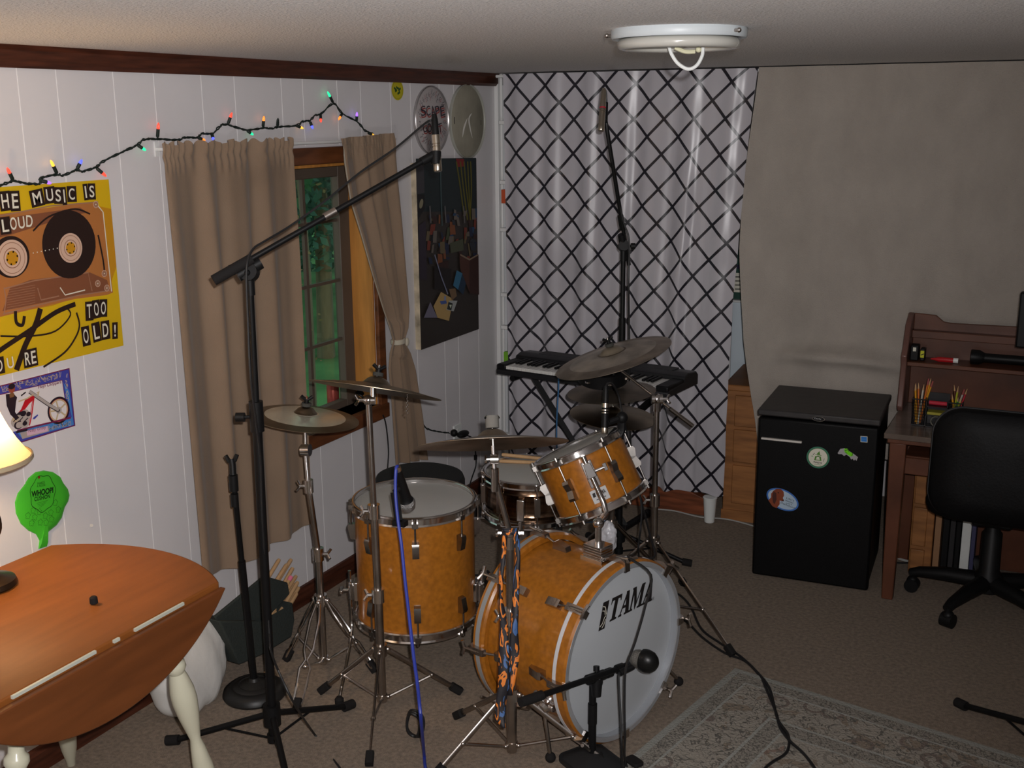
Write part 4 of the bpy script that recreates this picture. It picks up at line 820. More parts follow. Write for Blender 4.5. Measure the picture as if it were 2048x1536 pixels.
# hi-hat
hc = at(1226, 832, 4.38); ht = at(1224, 778, 4.38); hb = V((hc.x, hc.y, 0)); nH = V((.03, -.03, 1)).normalized()
hh2 = cymbal('upper hi hat cymbal under the tilted ride', at(1223, 778, 4.38)-V((0, 0, .012)), seen(ht, 3, .26), .172, M_DBRONZE)
hh1 = cymbal('lower hi hat cymbal beneath the other one, by the keyboard', hc, seen(hc, -6, .3), .168, M_BRONZE)
sH = thing('hi_hat_stand', 'hi hat stand with black clutch behind the small tom', 'stand', (hb.x, hb.y, 0))
bm = BM(); rod(bm, up(hb, .03), up(hc, hc.z-.03), .0125, n=14); rod(bm, up(hb, hc.z-.03), up(hb, hc.z-.004), .02, n=14); obj('pole', bm, M_DCHROME, sH)
bm = BM(); rod(bm, up(hb, hc.z-.01), up(hb, ht.z+.10), .0035, n=8); obj('pull_rod', bm, M_CHROME, sH)
bm = BM(); rod(bm, up(hb, ht.z+.046), up(hb, ht.z+.085), .014, n=12); obj('clutch', bm, M_CHROME, sH)
leg_set(sH, hb, [hb+V((cos(a), sin(a), 0))*.27 for a in (1.2, 2.9, 4.2)], .26, .06)
bm = BM(); MF = frame(hb+V((-.16, .10, .03)), V((.05, -.02, 1)), (-.9, .4, 0)); prism(bm, [(-.13, -.045), (.12, -.04), (.12, .04), (-.13, .045)], .008, MF); obj('pedal', bm, M_DCHROME, sH)
# black jingle ring resting on the clutch
bm = BM(); jt = at(1205, 746, 4.36); MJ = frame(jt, V((.1, -.2, 1))); bm.free()
tj = thing('tambourine', 'black drum shaped ring hidden under the tilted ride cymbal', 'tambourine', tuple(jt))
bm = BM(); lathe(bm, [(.086, -.028), (.097, -.026), (.097, .026), (.086, .028), (.080, 0), (.086, -.028)], MJ, 40, cap=False); lathe(bm, [(.086, -.022), (.001, -.022)], MJ, 32, cap=False); obj('frame', bm, M_BLACK, tj)
for k in range(7):
    a = k*2*pi/7; bm = BM(); q = MJ @ V((.0965*cos(a), .0965*sin(a), 0)); rod(bm, q-MJ.col[2].to_3d()*.004, q+MJ.col[2].to_3d()*.004, .012, n=12); obj('jingle', bm, M_CHROME, tj)
# crumpled clear bag behind the tom mount
M_BAG = mat('clear_plastic_bag', (.5, .5, .53), .28, noise=(14, .2), bump=(30, .8)); bm = BM(); bgc = at(1216, 1075, 3.62)
ball(bm, bgc, .05, s=(.62, .5, 1.12), n=20); o = obj('plastic_bag', bm, M_BAG); tag(o, 'crumpled clear plastic bag tucked behind the tom mount', 'bag')
tx = bpy.data.textures.new('crumple', 'CLOUDS'); tx.noise_scale = .03; md = o.modifiers.new('sub', 'SUBSURF'); md.levels = 1; md.render_levels = 2; md = o.modifiers.new('crumple', 'DISPLACE'); md.texture = tx; md.strength = .025; md.texture_coords = 'GLOBAL'

# necktie ----------------------------------------------------------
mt = bpy.data.materials.new('flame_print'); mt.use_nodes = True; nt = mt.node_tree; b = nt.nodes['Principled BSDF']; b.inputs['Roughness'].default_value = .6
tcn = nt.nodes.new('ShaderNodeTexCoord'); mp = nt.nodes.new('ShaderNodeMapping'); mp.inputs['Scale'].default_value = (44, 44, 15); nt.links.new(tcn.outputs['Object'], mp.inputs[0])
n1 = nt.nodes.new('ShaderNodeTexNoise'); n1.inputs['Scale'].default_value = 1; n1.inputs['Detail'].default_value = 2; n1.inputs['Distortion'].default_value = .7; nt.links.new(mp.outputs[0], n1.inputs['Vector'])
r = nt.nodes.new('ShaderNodeValToRGB'); r.color_ramp.interpolation = 'CONSTANT'; e = r.color_ramp.elements
e[0].position = 0; e[0].color = (.05, .12, .30, 1); e[1].position = .37; e[1].color = (.012, .010, .014, 1)
for p, c in ((.545, (.68, .19, .02, 1)), (.615, (.012, .010, .014, 1)), (.68, (.10, .2, .42, 1)), (.74, (.7, .25, .05, 1))): q = e.new(p); q.color = c
nt.links.new(n1.outputs[0], r.inputs[0]); nt.links.new(r.outputs[0], b.inputs['Base Color'])
tie = thing('necktie', 'black necktie with orange and blue flame print hung on the cymbal stand', 'necktie', tuple(kc2))
dC = 3.03
def strip(name, px, off=0):
    bm = BM(); L = [(at(a, y, dC+off), at(b_, y, dC+off)) for a, b_, y in px]; n = len(L)-1; k = n*4
    def f(u, v):
        s = v*n; i = min(int(s), n-1); t = s-i; a = L[i][0].lerp(L[i+1][0], t); b_ = L[i][1].lerp(L[i+1][1], t); p = a.lerp(b_, u); return p-FW*(.004*sin(pi*u)+.003*sin(v*19+u*2))
    sheet(bm, 6, k, f); o = obj(name, bm, mt, tie, ang=180); md = o.modifiers.new('solid', 'SOLIDIFY'); md.thickness = .003; return o
strip('narrow_tail', [(1024, 1036, 1060), (1028, 1040, 1085), (1030, 1041, 1115), (1027, 1040, 1160), (1024, 1038, 1210), (1020, 1036, 1260), (1018, 1040, 1310), (1012, 1026, 1390)], .0)
strip('wide_tail', [(1004, 1016, 1062), (1004, 1014, 1088), (1002, 1012, 1110), (997, 1007, 1150), (998, 1006, 1200), (1000, 1016, 1250), (997, 1018, 1310), (996, 1020, 1370), (992, 1013, 1400), (989, 1010, 1440), (1003, 1012, 1455)], -.012)
strip('loop', [(1004, 1034, 1056), (1006, 1032, 1062), (1010, 1026, 1070)], -.03)
# ================================================================== BACK OF THE ROOM
YC = 4.85
m_ = bpy.data.materials.new('lattice_satin'); m_.use_nodes = True; nt = m_.node_tree; b = nt.nodes['Principled BSDF']
uvn = nt.nodes.new('ShaderNodeUVMap'); sp = nt.nodes.new('ShaderNodeSeparateXYZ'); nt.links.new(uvn.outputs[0], sp.inputs[0])
def N(op, a, b_=None, c=None):
    n = nt.nodes.new('ShaderNodeMath'); n.operation = op
    for i, v in enumerate((a, b_, c)):
        if v is None: continue
        if isinstance(v, (int, float)): n.inputs[i].default_value = v
        else: nt.links.new(v, n.inputs[i])
    return n.outputs[0]
per = .1475; prev = None
for sgn, ph in ((1, .38), (-1, .66)):
    t = N('ADD', N('DIVIDE', sp.outputs[0], per), N('MULTIPLY', N('DIVIDE', sp.outputs[1], per*1.03), sgn)); t = N('ADD', t, ph+20); t = N('ABSOLUTE', N('SUBTRACT', N('FRACT', t), .5)); t = N('LESS_THAN', t, .058)
    prev = t if prev is None else N('MAXIMUM', prev, t)
mx = nt.nodes.new('ShaderNodeMix'); mx.data_type = 'RGBA'; nt.links.new(prev, mx.inputs['Factor']); mx.inputs['A'].default_value = (.49, .47, .505, 1); mx.inputs['B'].default_value = (.010, .009, .016, 1)
nt.links.new(mx.outputs['Result'], b.inputs['Base Color']); b.inputs['Roughness'].default_value = .30; b.inputs['Sheen Weight'].default_value = .2; b.inputs['Specular IOR Level'].default_value = .5
Le = [by(1005, 150, YC), by(1009, 400, YC), by(1012, 640, YC), by(1016, 860, YC)]; Re = [by(1516, 137, YC), by(1500, 250, YC), by(1483, 420, YC), by(1466, 600, YC), by(1456, 760, YC), by(1450, 900, YC), by(1446, 998, YC)]
ZT, ZB = 2.028, .128
def atz(A, z):
    for a, c in zip(A, A[1:]):
        if a.z >= z >= c.z: t = (a.z-z)/(a.z-c.z); return a.x+(c.x-a.x)*t
    return A[-1].x if z < A[-1].z else A[0].x
def lf(u, v):
    z = ZT+(ZB-ZT)*v; xl, xr = atz(Le, z), atz(Re, z); x = xl+(xr-xl)*u
    a = .005+.0065*v; y = YC+a*(sin(2*pi*7.3*u+.6)+.55*sin(2*pi*3.1*u+2+v)+.5*sin(2*pi*12.7*u+1.3*v))-.004*sin(40*u*v)
    y -= .022*v*math.exp(-((u-.80+.04*v)/.018)**2)
    if u > .88: y += .014*sin((u-.88)*60)*v
    x += (.003*v*sin(2*pi*7.3*u+2)); return V((x, min(y, 4.885), z-.0+.004*sin(2*pi*9*u)*(v > .98)))
bm = BM(); sheet(bm, 190, 90, lf, uv=lambda u, v: (u*1.205+.035*(1/(1+math.exp(-(u-.80+.04*v)*90)))*min(1, v*2.2)-.008*sin(v*9+u*3)*u, -v*1.90)); tag(obj('lattice_curtain', bm, m_, ang=180), 'white satin curtain with black diagonal lattice covering the alcove', 'curtain')
rodc = thing('tension_rod', 'thin white rod at the ceiling holding the lattice curtain', 'curtain rod', (.1, YC, 2.03)); bm = BM(); rod(bm, (.05, YC+.045, 2.02), (1.4, YC+.045, 2.02), .007); obj('pole', bm, M_WHITE, rodc)
# white drop cloth
Cl = [(1516, 138), (1503, 240), (1492, 330), (1482, 430), (1479, 500), (1482, 600), (1487, 680), (1494, 730), (1503, 790), (1512, 850), (1519, 900), (1522, 930)]
Cw = [by(*q, 4.83) for q in Cl]; XR = 3.7
def df(u, v):
    z = 2.03+(.40-2.03)*v; xl = atz(Cw, z); x = xl+(XR-xl)*u**1.35; d = (x-xl)
    y = 4.855-.03*math.exp(-d*7)*(.3+v)+.011*sin(x*9+.7+v*1.5)*(.4+v)+.007*sin(x*21+z*2)+.004*sin(z*14+x*5)*math.exp(-d*2)
    sx, sz = (x-1.72)/.27, (z-.80-.03*(1-((x-1.72)/.27)**2))/.06
    y -= .055*math.exp(-sx*sx-max(0, sz)**2*1.2)*(1 if sz > -3 else .6) if z > .55 else .03*math.exp(-sx*sx)
    y -= .036*math.exp(-((z-.785-.05*cos(min(1.5, abs(x-1.70)*3.9)))/.03)**2)*math.exp(-((x-1.72)/.26)**4)
    return V((x, y, z))
bm = BM(); sheet(bm, 170, 110, df); tag(obj('drop_cloth', bm, M_CLOTH, ang=180), 'wide plain canvas sheet hung from the ceiling behind the refrigerator', 'cloth')
# alcove shelving behind the curtain edge
su = thing('shelf_unit', 'narrow white shelves peeking out left of the lattice curtain', 'shelves', (.07, 5.0, 0))
bm = BM(); box(bm, (.064, 4.93, 0), (.078, 5.2, 1.98)); box(bm, (.60, 4.93, 0), (.615, 5.2, 1.98)); obj('upright', bm, mat('shelf_white', (.6, .62, .64), .5), su)
for py in (245, 365, 460, 590, 655, 740, 870):
    z = by(1008, py, 4.90).z; bm = BM(); box(bm, (.058, 4.90, z-.009), (.61, 5.2, z+.009)); obj('shelf', bm, M_WHITE, su, bevel=.002)
c = by(1012, 392, 4.905); bm = BM(); zz = by(1008, 460, 4.90).z+.010; box(bm, (.068, 4.90, c.z-.035), (.12, 5.0, c.z+.03)); o = obj('small_box', bm, flat('box_orange', (190, 80, 44)), smooth=False)
tag(o, 'small orange box on the white shelves left of the lattice curtain', 'box')
c = by(1012, 712, 4.905); bm = BM(); box(bm, (.07, 4.905, by(1008, 740, 4.90).z+.010), (.12, 5.0, c.z+.02)); tag(obj('small_box', bm, flat('box_green', (110, 170, 40)), smooth=False), 'small green box low on the shelves left of the lattice curtain', 'box')
# low wooden plank at the alcove foot
bm = BM(); pr = [(.25, 0), (1.12, 0), (1.12, .085), (1.02, .118), (.93, .15), (.25, .15)]; prism(bm, pr, .05, Matrix(((1,0,0,0),(0,0,-1,4.955),(0,1,0,0),(0,0,0,1))))
tag(obj('wooden_plank', bm, mat('cedar', (.19, .055, .022), .5, noise=(6, .5, (1, 6, 9))), bevel=.004), 'long reddish wooden plank lying at the foot of the lattice curtain', 'plank')
bm = BM(); cp = fz(1426, 1036); lathe(bm, [(.021, 0), (.023, .002), (.031, .118), (.0335, .12), (.031, .123), (.0001, .122)], Matrix.Translation((cp.x, cp.y-.06, .001)), 28); tag(obj('paper_cup', bm, M_WPLAST), 'plain white cup standing on the carpet below the lattice curtain', 'cup')

# chest of drawers ----------------------------------------------------------
ch = thing('chest_of_drawers', 'oak chest of drawers half hidden behind the canvas sheet', 'chest of drawers', (1.45, 5.1, 0))
X0, X1, Y0 = 1.205, 1.68, 4.905; MC = Matrix.Translation((X0, Y0, 0)) @ Matrix.Rotation(radians(4), 4, 'Z')
bm = BM(); box(bm, (0, 0, 0), (.47, .44, .62), MC); obj('carcass', bm, M_OAK, ch, bevel=.003); bm = BM(); box(bm, (-.014, -.014, .62), (.484, .45, .648), MC); obj('top', bm, M_OAK, ch, bevel=.006)
for z0, z1 in ((.455, .60), (.285, .44), (.085, .27)): bm = BM(); box(bm, (.04, -.012, z0), (.43, .01, z1), MC); d = obj('drawer', bm, M_OAK, ch, bevel=.004); bm = BM(); ball(bm, MC @ V((.235, -.025, (z0+z1)/2)), .014); obj('knob', bm, M_DCHROME, d)
bm = BM(); box(bm, (-.005, -.006, 0), (.475, .0, .05), MC); obj('plinth', bm, M_OAK, ch)
bm = BM(); q = MC @ V((.10, .16, .649)); ball(bm, q+V((0, 0, .028)), .028, s=(1, 1, 1)); ball(bm, q+V((0, 0, .075)), .024); ball(bm, q+V((-.022, -.01, .045)), .014); tag(obj('figurine', bm, flat('dark_blue_glaze', (22, 24, 48), .35)), 'dark blue rounded ornament on the oak chest', 'ornament')
wc2 = thing('storage_cabinet', 'tall plain white cabinet in the gap between lattice curtain and canvas sheet', 'cabinet', (1.3, 5.45, 0))
zt_ = by(1476, 600, 5.40).z; xc0 = by(1464, 650, 5.40).x; M_PALE = mat('pale_cabinet', (.66, .74, .80), .45); bm = BM(); box(bm, (xc0, 5.40, 0), (xc0+.5, 5.54, zt_-.012)); obj('body', bm, M_PALE, wc2); bm = BM(); box(bm, (xc0-.006, 5.39, zt_-.012), (xc0+.506, 5.54, zt_)); obj('top', bm, M_WHITE, wc2, bevel=.003)
pkg = Art((xc0-.01, 5.42, zt_), (1, 0, 0), (0, 0, 1)); w, h = .22, .235
bm = BM(); box(bm, (xc0-.005, 5.421, zt_+.001), (xc0+.215, 5.53, zt_+h)); pk = thing('printed_carton', 'dark green and white printed carton on top of the white cabinet', 'carton', (xc0+.1, 5.45, zt_)); obj('carton', bm, flat('carton_green', (30, 70, 58)), pk, smooth=False)
pkg.h = 1; pkg.poly([(.006, .035), (.2, .035), (.2, .13), (.006, .13)], PAPER); pkg.poly([(.006, .15), (.2, .15), (.2, .17), (.006, .17)], flat('carton_navy', (30, 30, 60)))
for k in range(4): pkg.line([(.012, .05+k*.02), (.06, .052+k*.02)], .005, INK)
pkg.obj('front_print', pk)

# refrigerator ----------------------------------------------------------
fl_, fr_ = fz(1503, 1150), fz(1735, 1185); U = (fr_-fl_).normalized(); fr_w = (fr_-fl_).length; Nn = U.cross(V((0, 0, 1))); FH = .705
MFR = Matrix((U, -Nn, V((0, 0, 1)))).transposed().to_4x4(); MFR.translation = fl_      # x along front, y into the room depth, z up
fg = thing('mini_refrigerator', 'small black refrigerator with stickers on its door', 'refrigerator', tuple(fl_+U*fr_w/2))
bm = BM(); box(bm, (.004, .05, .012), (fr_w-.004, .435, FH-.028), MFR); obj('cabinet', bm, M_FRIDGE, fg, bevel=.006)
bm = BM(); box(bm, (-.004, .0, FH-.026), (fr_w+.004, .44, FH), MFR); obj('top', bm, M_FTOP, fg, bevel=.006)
bm = BM(); box(bm, (.0, .0, .004), (fr_w, .044, FH-.032), MFR); dr = obj('door', bm, M_FRIDGE, fg, bevel=.009)
fa = Art(fl_+Nn*.0012, U, (0, 0, 1), .00025)
bm = BM(); q0, q1 = fa.px(1523, 876), fa.px(1604, 885); box(bm, (q0[0], -.012, q1[1]-.002), (q1[0], .004, q1[1]+.006), MFR); obj('handle', bm, mat('handle_grey', (.70, .67, .62), .4, .2), dr, bevel=.002, label='pale grey pull strip')
bg = fa.px(1637, 838); fa.ell(bg, .024, .0095, M_CHROME); fa.ell(bg, .0222, .0082, M_BLACK); fa.text('Danby', (bg[0]-.015, bg[1]-.003), .026, .007, BADGE, bold=.0); fa.obj('brand_badge', dr)
def stick_art(): return Art(fl_+Nn*.0014, U, (0, 0, 1), .00022)
s1 = stick_art(); q = s1.px(1636, 915); s1.ell(q, .044, .044, flat('sticker_teal', (64, 128, 100))); s1.ell(q, .0385, .0385, flat('sticker_rim', (70, 110, 60))); s1.ell(q, .0365, .0365, PAPER)
GS = flat('sticker_green2', (84, 140, 50)); f2 = lambda pts, m: s1.poly([(q[0]+a, q[1]+b_) for a, b_ in pts], m)
f2([(-.014, -.012), (.014, -.012), (.011, .004), (0, .008), (-.011, .004)], GS); f2([(-.008, -.009), (.008, -.009), (.004, .004), (-.004, .004)], PAPER); f2([(-.012, .013), (.014, .010), (.012, .008), (-.01, .011)], GS); f2([(-.006, .013), (.008, .011), (.004, .027)], GS); s1.line([(q[0]-.003, q[1]+.004), (q[0]+.003, q[1]+.0035)], .002, INK)
s1.line([(q[0]+.022, q[1]-.014), (q[0]+.024, q[1]-.001)], .0014, INK); s1.text('WASTE', (q[0]-.017, q[1]-.023), .033, .0075, INK, bold=.02, rot=-.05); s1.line([(q[0]-.014, q[1]-.028), (q[0]+.014, q[1]-.029)], .0012, GS); s1.ell((q[0]-.018, q[1]+.012), .002, .002, INK, n=8); s1.ell((q[0]-.014, q[1]+.016), .0015, .0015, INK, n=8); s1.ell((q[0]-.022, q[1]+.004), .004, .003, flat('sticker_pale', (170, 190, 160)), n=12)
s1.obj('round_sticker', dr, 'round white sticker with green rim reading WASTE')
s3 = stick_art(); g3 = lambda *p: [s3.px(1510+x*.1237, 850+y*.1237) for x, y in p]
s3.poly(g3((1335, 455), (1380, 385), (1450, 375), (1520, 420), (1600, 470), (1665, 520), (1640, 580), (1620, 555), (1600, 575), (1575, 545), (1555, 560), (1530, 515), (1480, 480), (1440, 500), (1400, 470), (1350, 470)), flat('torn_grey', (170, 168, 170)))
s3.poly(g3((1440, 380), (1490, 380), (1530, 430), (1580, 455), (1590, 490), (1550, 510), (1500, 480), (1450, 440)), flat('neon_green', (120, 226, 20))); s3.line(g3((1450, 410), (1500, 400), (1520, 430)), .002, INK); s3.line(g3((1580, 450), (1565, 500)), .002, INK); s3.line(g3((1455, 430), (1490, 460)), .0015, INK)
s3.obj('torn_sticker', dr, 'torn neon green sticker remnant')
s4 = stick_art(); p = [s4.px(*k) for k in ((1721, 872), (1735, 873), (1735, 885), (1721, 884))]; s4.poly(p, PAPER); c = (sum(a for a, _ in p)/4, sum(b_ for _, b_ in p)/4); s4.poly([(c[0]+(a-c[0])*.84, c[1]+(b_-c[1])*.84) for a, b_ in p], flat('label_blue', (40, 120, 200))); s4.line([(c[0]-.007, c[1]), (c[0]+.007, c[1])], .0012, flat('label_blue2', (90, 150, 220))); s4.obj('blue_label', dr, 'small square blue label')
s5 = stick_art(); q = s5.px(1565, 999); s5.ell(q, .0665, .042, flat('oval_blue', (60, 112, 190)), rot=-.36); s5.ell(q, .060, .036, flat('oval_pale', (176, 196, 214)), rot=-.36)
g5 = lambda *p: [s5.px(1510+x*.1237, 850+y*.1237) for x, y in p]
D1, D2 = flat('dog_brown', (132, 62, 34)), flat('dog_dark', (70, 32, 24))
s5.poly(g5((260, 1110), (300, 1060), (350, 1030), (420, 1035), (465, 1080), (470, 1140), (450, 1180), (470, 1220), (440, 1230), (400, 1220), (400, 1280), (350, 1345), (280, 1310), (215, 1215), (260, 1170)), D1); s5.poly(g5((300, 1070), (345, 1100), (350, 1200), (320, 1280), (290, 1250), (280, 1150)), D2); q2 = s5.px(1510+378*.1237, 850+1095*.1237); s5.ell(q2, .003, .0025, INK, n=10); s5.poly(g5((440, 1215), (468, 1205), (465, 1232), (445, 1232)), D2)
for t, a, b_, hh in (("Life's", (505, 1190), (630, 1235), 22), ('better', (492, 1225), (620, 1275), 22), ('with a', (500, 1265), (600, 1295), 16), ('Dachshund', (415, 1262), (640, 1355), 24)):
    A, B, = g5(a, b_); s5.text(t, A, hypot(B[0]-A[0], B[1]-A[1]), hh*.1237/2259*4.5*1.3, INK, atan2(B[1]-A[1], B[0]-A[0]), .0)
s5.obj('oval_sticker', dr, "tilted oval blue sticker with a brown dog and the words Life's better with a Dachshund")

# ================================================================== DESK CORNER
DT = .675; XD0, XD1, YD0, YD1 = 1.985, 3.35, 4.268, 4.80
dk = thing('writing_desk', 'reddish brown desk with a hutch against the canvas sheet', 'desk', (2.66, 4.53, 0))
bm = BM(); box(bm, (XD0, YD0, DT-.022), (XD1, YD1, DT)); obj('desktop', bm, mat('desk_top', (.14, .105, .085), .28, noise=(5, .3, (1, 7, 1)), coat=.3), dk, bevel=.003)
bm = BM(); box(bm, (XD0+.012, YD0+.012, DT-.040), (XD1-.012, YD1-.01, DT-.022)); obj('edge_moulding', bm, M_DESK, dk, bevel=.003)
for x in (XD0+.02, XD1-.08):
    for y in (YD0+.02, YD1-.08):
        bm = BM(); box(bm, (x, y, .0), (x+.06, y+.06, DT-.04))
        for v in bm.verts:
            if v.co.z < .01: v.co.x = x+.03+(v.co.x-x-.03)*.7; v.co.y = y+.03+(v.co.y-y-.03)*.7
        obj('leg', bm, M_DESK, dk, bevel=.004)
bm = BM(); box(bm, (XD0+.05, YD1-.05, .02), (XD1-.05, YD1-.035, DT-.04)); obj('modesty_panel', bm, M_DESK, dk)
bm = BM(); box(bm, (XD0+.08, YD0+.08, DT-.055), (XD1-.08, YD1-.06, DT-.04)); obj('keyboard_tray_recess', bm, M_BLACK, dk)
bm = BM(); box(bm, (XD0+.075, YD0+.05, DT-.165), (XD1-.08, YD0+.07, DT-.10)); box(bm, (XD0+.075, YD0+.05, DT-.10), (XD1-.08, YD1-.08, DT-.092)); obj('front_drawer', bm, M_DESK, dk, bevel=.003)
# hutch
HT = 1.035; HY0 = 4.575
bm = BM(); prism(bm, [(HY0+.05, DT), (YD1, DT), (YD1, HT+.014), (YD1-.03, HT+.018), (HY0+.12, HT-.02), (HY0+.08, .93), (HY0+.05, .90), (HY0+.065, .86), (HY0+.035, DT+.02)], .022, Matrix(((0,0,1,XD0-.004),(1,0,0,0),(0,1,0,0),(0,0,0,1)))); obj('hutch_side', bm, mat('hutch_side_wood', (.155, .075, .06), .35, noise=(6, .25)), dk, bevel=.004)
bm = BM(); box(bm, (XD1-.022, HY0+.05, DT), (XD1, YD1, HT)); obj('hutch_side', bm, M_DESK, dk, bevel=.003)
bm = BM(); prism(bm, [(XD0+.018, DT), (XD1-.02, DT), (XD1-.02, HT), (XD0+.16, HT-.018), (XD0+.13, HT-.014), (XD0+.10, HT+.010), (XD0+.018, HT+.014)], .016, Matrix(((1,0,0,0),(0,0,-1,YD1),(0,1,0,0),(0,0,0,1)))); obj('hutch_back', bm, M_DESK, dk, bevel=.002)
for nm, z, y in (('hutch_shelf', .872, HY0+.08), ('hutch_top_rail', .985, YD1-.055)):
    bm = BM(); box(bm, (XD0+.018, y, z-.016 if nm == 'hutch_shelf' else z-.03), (XD1-.022, YD1-.016, z)); obj(nm, bm, M_DESK, dk, bevel=.002)
SZ = .873
bm = BM(); box(bm, (2.008, 4.685, SZ), (2.040, 4.735, SZ+.062)); box(bm, (2.0455, 4.69, SZ), (2.064, 4.735, SZ+.050)); o = thing('tape_measure', 'small black box with white and yellow marks at the left end of the hutch shelf', 'box', (2.03, 4.7, SZ)); obj('body', bm, M_BLACK, o, bevel=.004)
ta = Art((2.0, 4.684, SZ), (1, 0, 0), (0, 0, 1)); ta.h = 1; ta.poly([(.018, .038), (.030, .038), (.030, .054), (.018, .054)], PAPER); ta.obj('white_label', o); tb2 = Art((2.0, 4.689, SZ), (1, 0, 0), (0, 0, 1)); tb2.h = 1; tb2.poly([(.047, .014), (.061, .014), (.061, .042), (.047, .042)], flat('mark_yellow', (200, 200, 40))); tb2.line([(.049, .024), (.06, .03)], .004, INK); tb2.obj('yellow_label', o)
mk = thing('marker_pen', 'red marker pen with a white cap lying on the hutch shelf', 'marker', (2.12, 4.70, SZ)); zc = SZ+.0105
bm = BM(); lathe(bm, [(.003, 0), (.0045, .012), (.010, .03), (.010, .085)], frame((2.086, 4.70, zc), (1, .02, 0)), 14); obj('barrel', bm, flat('marker_barrel_red', (180, 30, 36), .35), mk); bm = BM(); rod(bm, (2.171, 4.7017, zc), (2.189, 4.702, zc), .0105); obj('cap', bm, M_WPLAST, mk)
fl2 = thing('flashlight', 'long black flashlight lying on the hutch shelf behind the chair', 'flashlight', (2.34, 4.70, SZ)); bm = BM(); rod(bm, (2.28, 4.705, SZ+.030), (2.60, 4.71, SZ+.030), .019, n=18); obj('barrel', bm, M_BLACKM, fl2); bm = BM(); lathe(bm, [(.019, .05), (.029, .03), (.0295, .0), (.025, -.002)], frame((2.235, 4.705, SZ+.0305), (1, .01, 0)), 20); obj('head', bm, M_BLACKM, fl2)
# desk organiser with pencils
og = V((2.125, 4.445, DT+.001)); oth = thing('desk_organizer', 'black mesh desk organizer crowded with pencils on the desk corner', 'desk organizer', tuple(og))
M_MESH = mat('black_mesh', (.012, .012, .014), .4)
def cup(x0, x1, y0, y1, h):
    bm = BM()
    for (a, c, d, e) in ((x0, y0, x1, y0), (x1, y0, x1, y1), (x1, y1, x0, y1), (x0, y1, x0, y0)):
        for z in (.004, h): rod(bm, (a, c, og.z+z), (d, e, og.z+z), .0026, n=6)
        for k in range(9):
            t = k/8; p = V((a, c, 0)).lerp(V((d, e, 0)), t); rod(bm, up(p, og.z+.004), up(p, og.z+h), .0011, n=4)
        for k in range(1, 9): rod(bm, (a, c, og.z+h*k/9), (d, e, og.z+h*k/9), .0011, n=4)
    box(bm, (x0, y0, og.z), (x1, y1, og.z+.003)); return obj('pencil_cup', bm, M_MESH, oth)
cup(2.062, 2.107, 4.42, 4.475, .104); cup(2.192, 2.238, 4.42, 4.475, .102)
bm = BM(); box(bm, (2.11, 4.418, og.z), (2.189, 4.475, og.z+.003)); box(bm, (2.11, 4.470, og.z), (2.189, 4.475, og.z+.125))
for x in (2.11, 2.186): box(bm, (x, 4.418, og.z), (x+.003, 4.475, og.z+.1))
for z in (.045, .078): box(bm, (2.11, 4.418, og.z+z), (2.189, 4.475, og.z+z+.003))
obj('letter_rack', bm, M_MESH, oth)
def pencil(p, q, col, label, grp='pencils in the desk organizer', tip=None):
    t = thing('pencil', label, 'pencil', tuple(p), grp); L = (V(q)-V(p)).length; M4 = frame(p, V(q)-V(p)); bm = BM(); lathe(bm, [(.0036, 0), (.0036, L*.86)], M4, 6); obj('shaft', bm, col, t, smooth=False)
    bm = BM()
    lathe(bm, [(.0036, L*.86), (.0034, L*.93), (.003, L)] if tip else [(.0036, L*.86), (.0009, L)], M4, 8); obj('eraser' if tip else 'point', bm, tip or M_STICK, t)
PY = flat('pencil_yellow', (214, 150, 24), .35); PO = flat('pencil_orange', (200, 104, 30), .35); PWt = flat('pencil_white', (190, 186, 172), .35); PG = flat('pencil_green', (24, 130, 50), .35); PR = flat('pencil_red', (176, 34, 50), .35); PYG = flat('pencil_lime', (170, 176, 40), .35); PSil = flat('pencil_silver', (180, 176, 170), .3); ER = flat('eraser_pink', (160, 84, 80))
zb = og.z+.004
for (x, y), (dx, dy, dz), col, lab, tip in (
    ((2.08, 4.435), (-.016, .0, .152), PY, 'yellow pencil leaning left in the left organizer cup', None), ((2.086, 4.44), (-.012, .006, .158), PO, 'orange pencil leaning left in the left organizer cup', None), ((2.072, 4.46), (-.010, .008, .150), PY, 'shorter yellow pencil at the far left of the left organizer cup', None),
    ((2.084, 4.43), (.012, -.002, .158), PWt, 'white pencil standing straight in the left organizer cup', None), ((2.09, 4.445), (.020, .0, .178), PO, 'tallest orange pencil in the left organizer cup', ER), ((2.088, 4.455), (.028, .006, .176), PY, 'tall yellow pencil leaning right in the left organizer cup', None), ((2.082, 4.462), (.042, .0, .166), PY, 'yellow pencil leaning farthest right over the letter rack', ER),
    ((2.205, 4.44), (.012, .0, .160), PYG, 'lime yellow pencil standing in the right organizer cup', None), ((2.22, 4.432), (-.022, .0, .128), PY, 'yellow pencil leaning left in the right organizer cup', None), ((2.202, 4.432), (.038, .0, .152), PSil, 'silver pen leaning right in the right organizer cup', ER), ((2.203, 4.427), (.030, -.002, .120), PYG, 'yellow green pencil leaning right in the right organizer cup', None),
    ((2.212, 4.45), (.036, .004, .150), PR, 'red pencil leaning right in the right organizer cup', None), ((2.214, 4.46), (.004, .0, .112), PG, 'short green pencil in the right organizer cup', None), ((2.226, 4.462), (-.026, .0, .158), M_DWOOD, 'dark brown pencil leaning left in the right organizer cup', None)):
    pencil((x, y, zb), (x+dx, y+dy, zb+dz), col, lab, tip=tip)
bm = BM(); rod(bm, (2.118, 4.447, og.z+.0895), (2.182, 4.447, og.z+.0895), .008); tag(obj('glue_stick', bm, flat('glue_red', (190, 40, 60))), 'red topped tube lying in the letter rack of the organizer', 'tube')
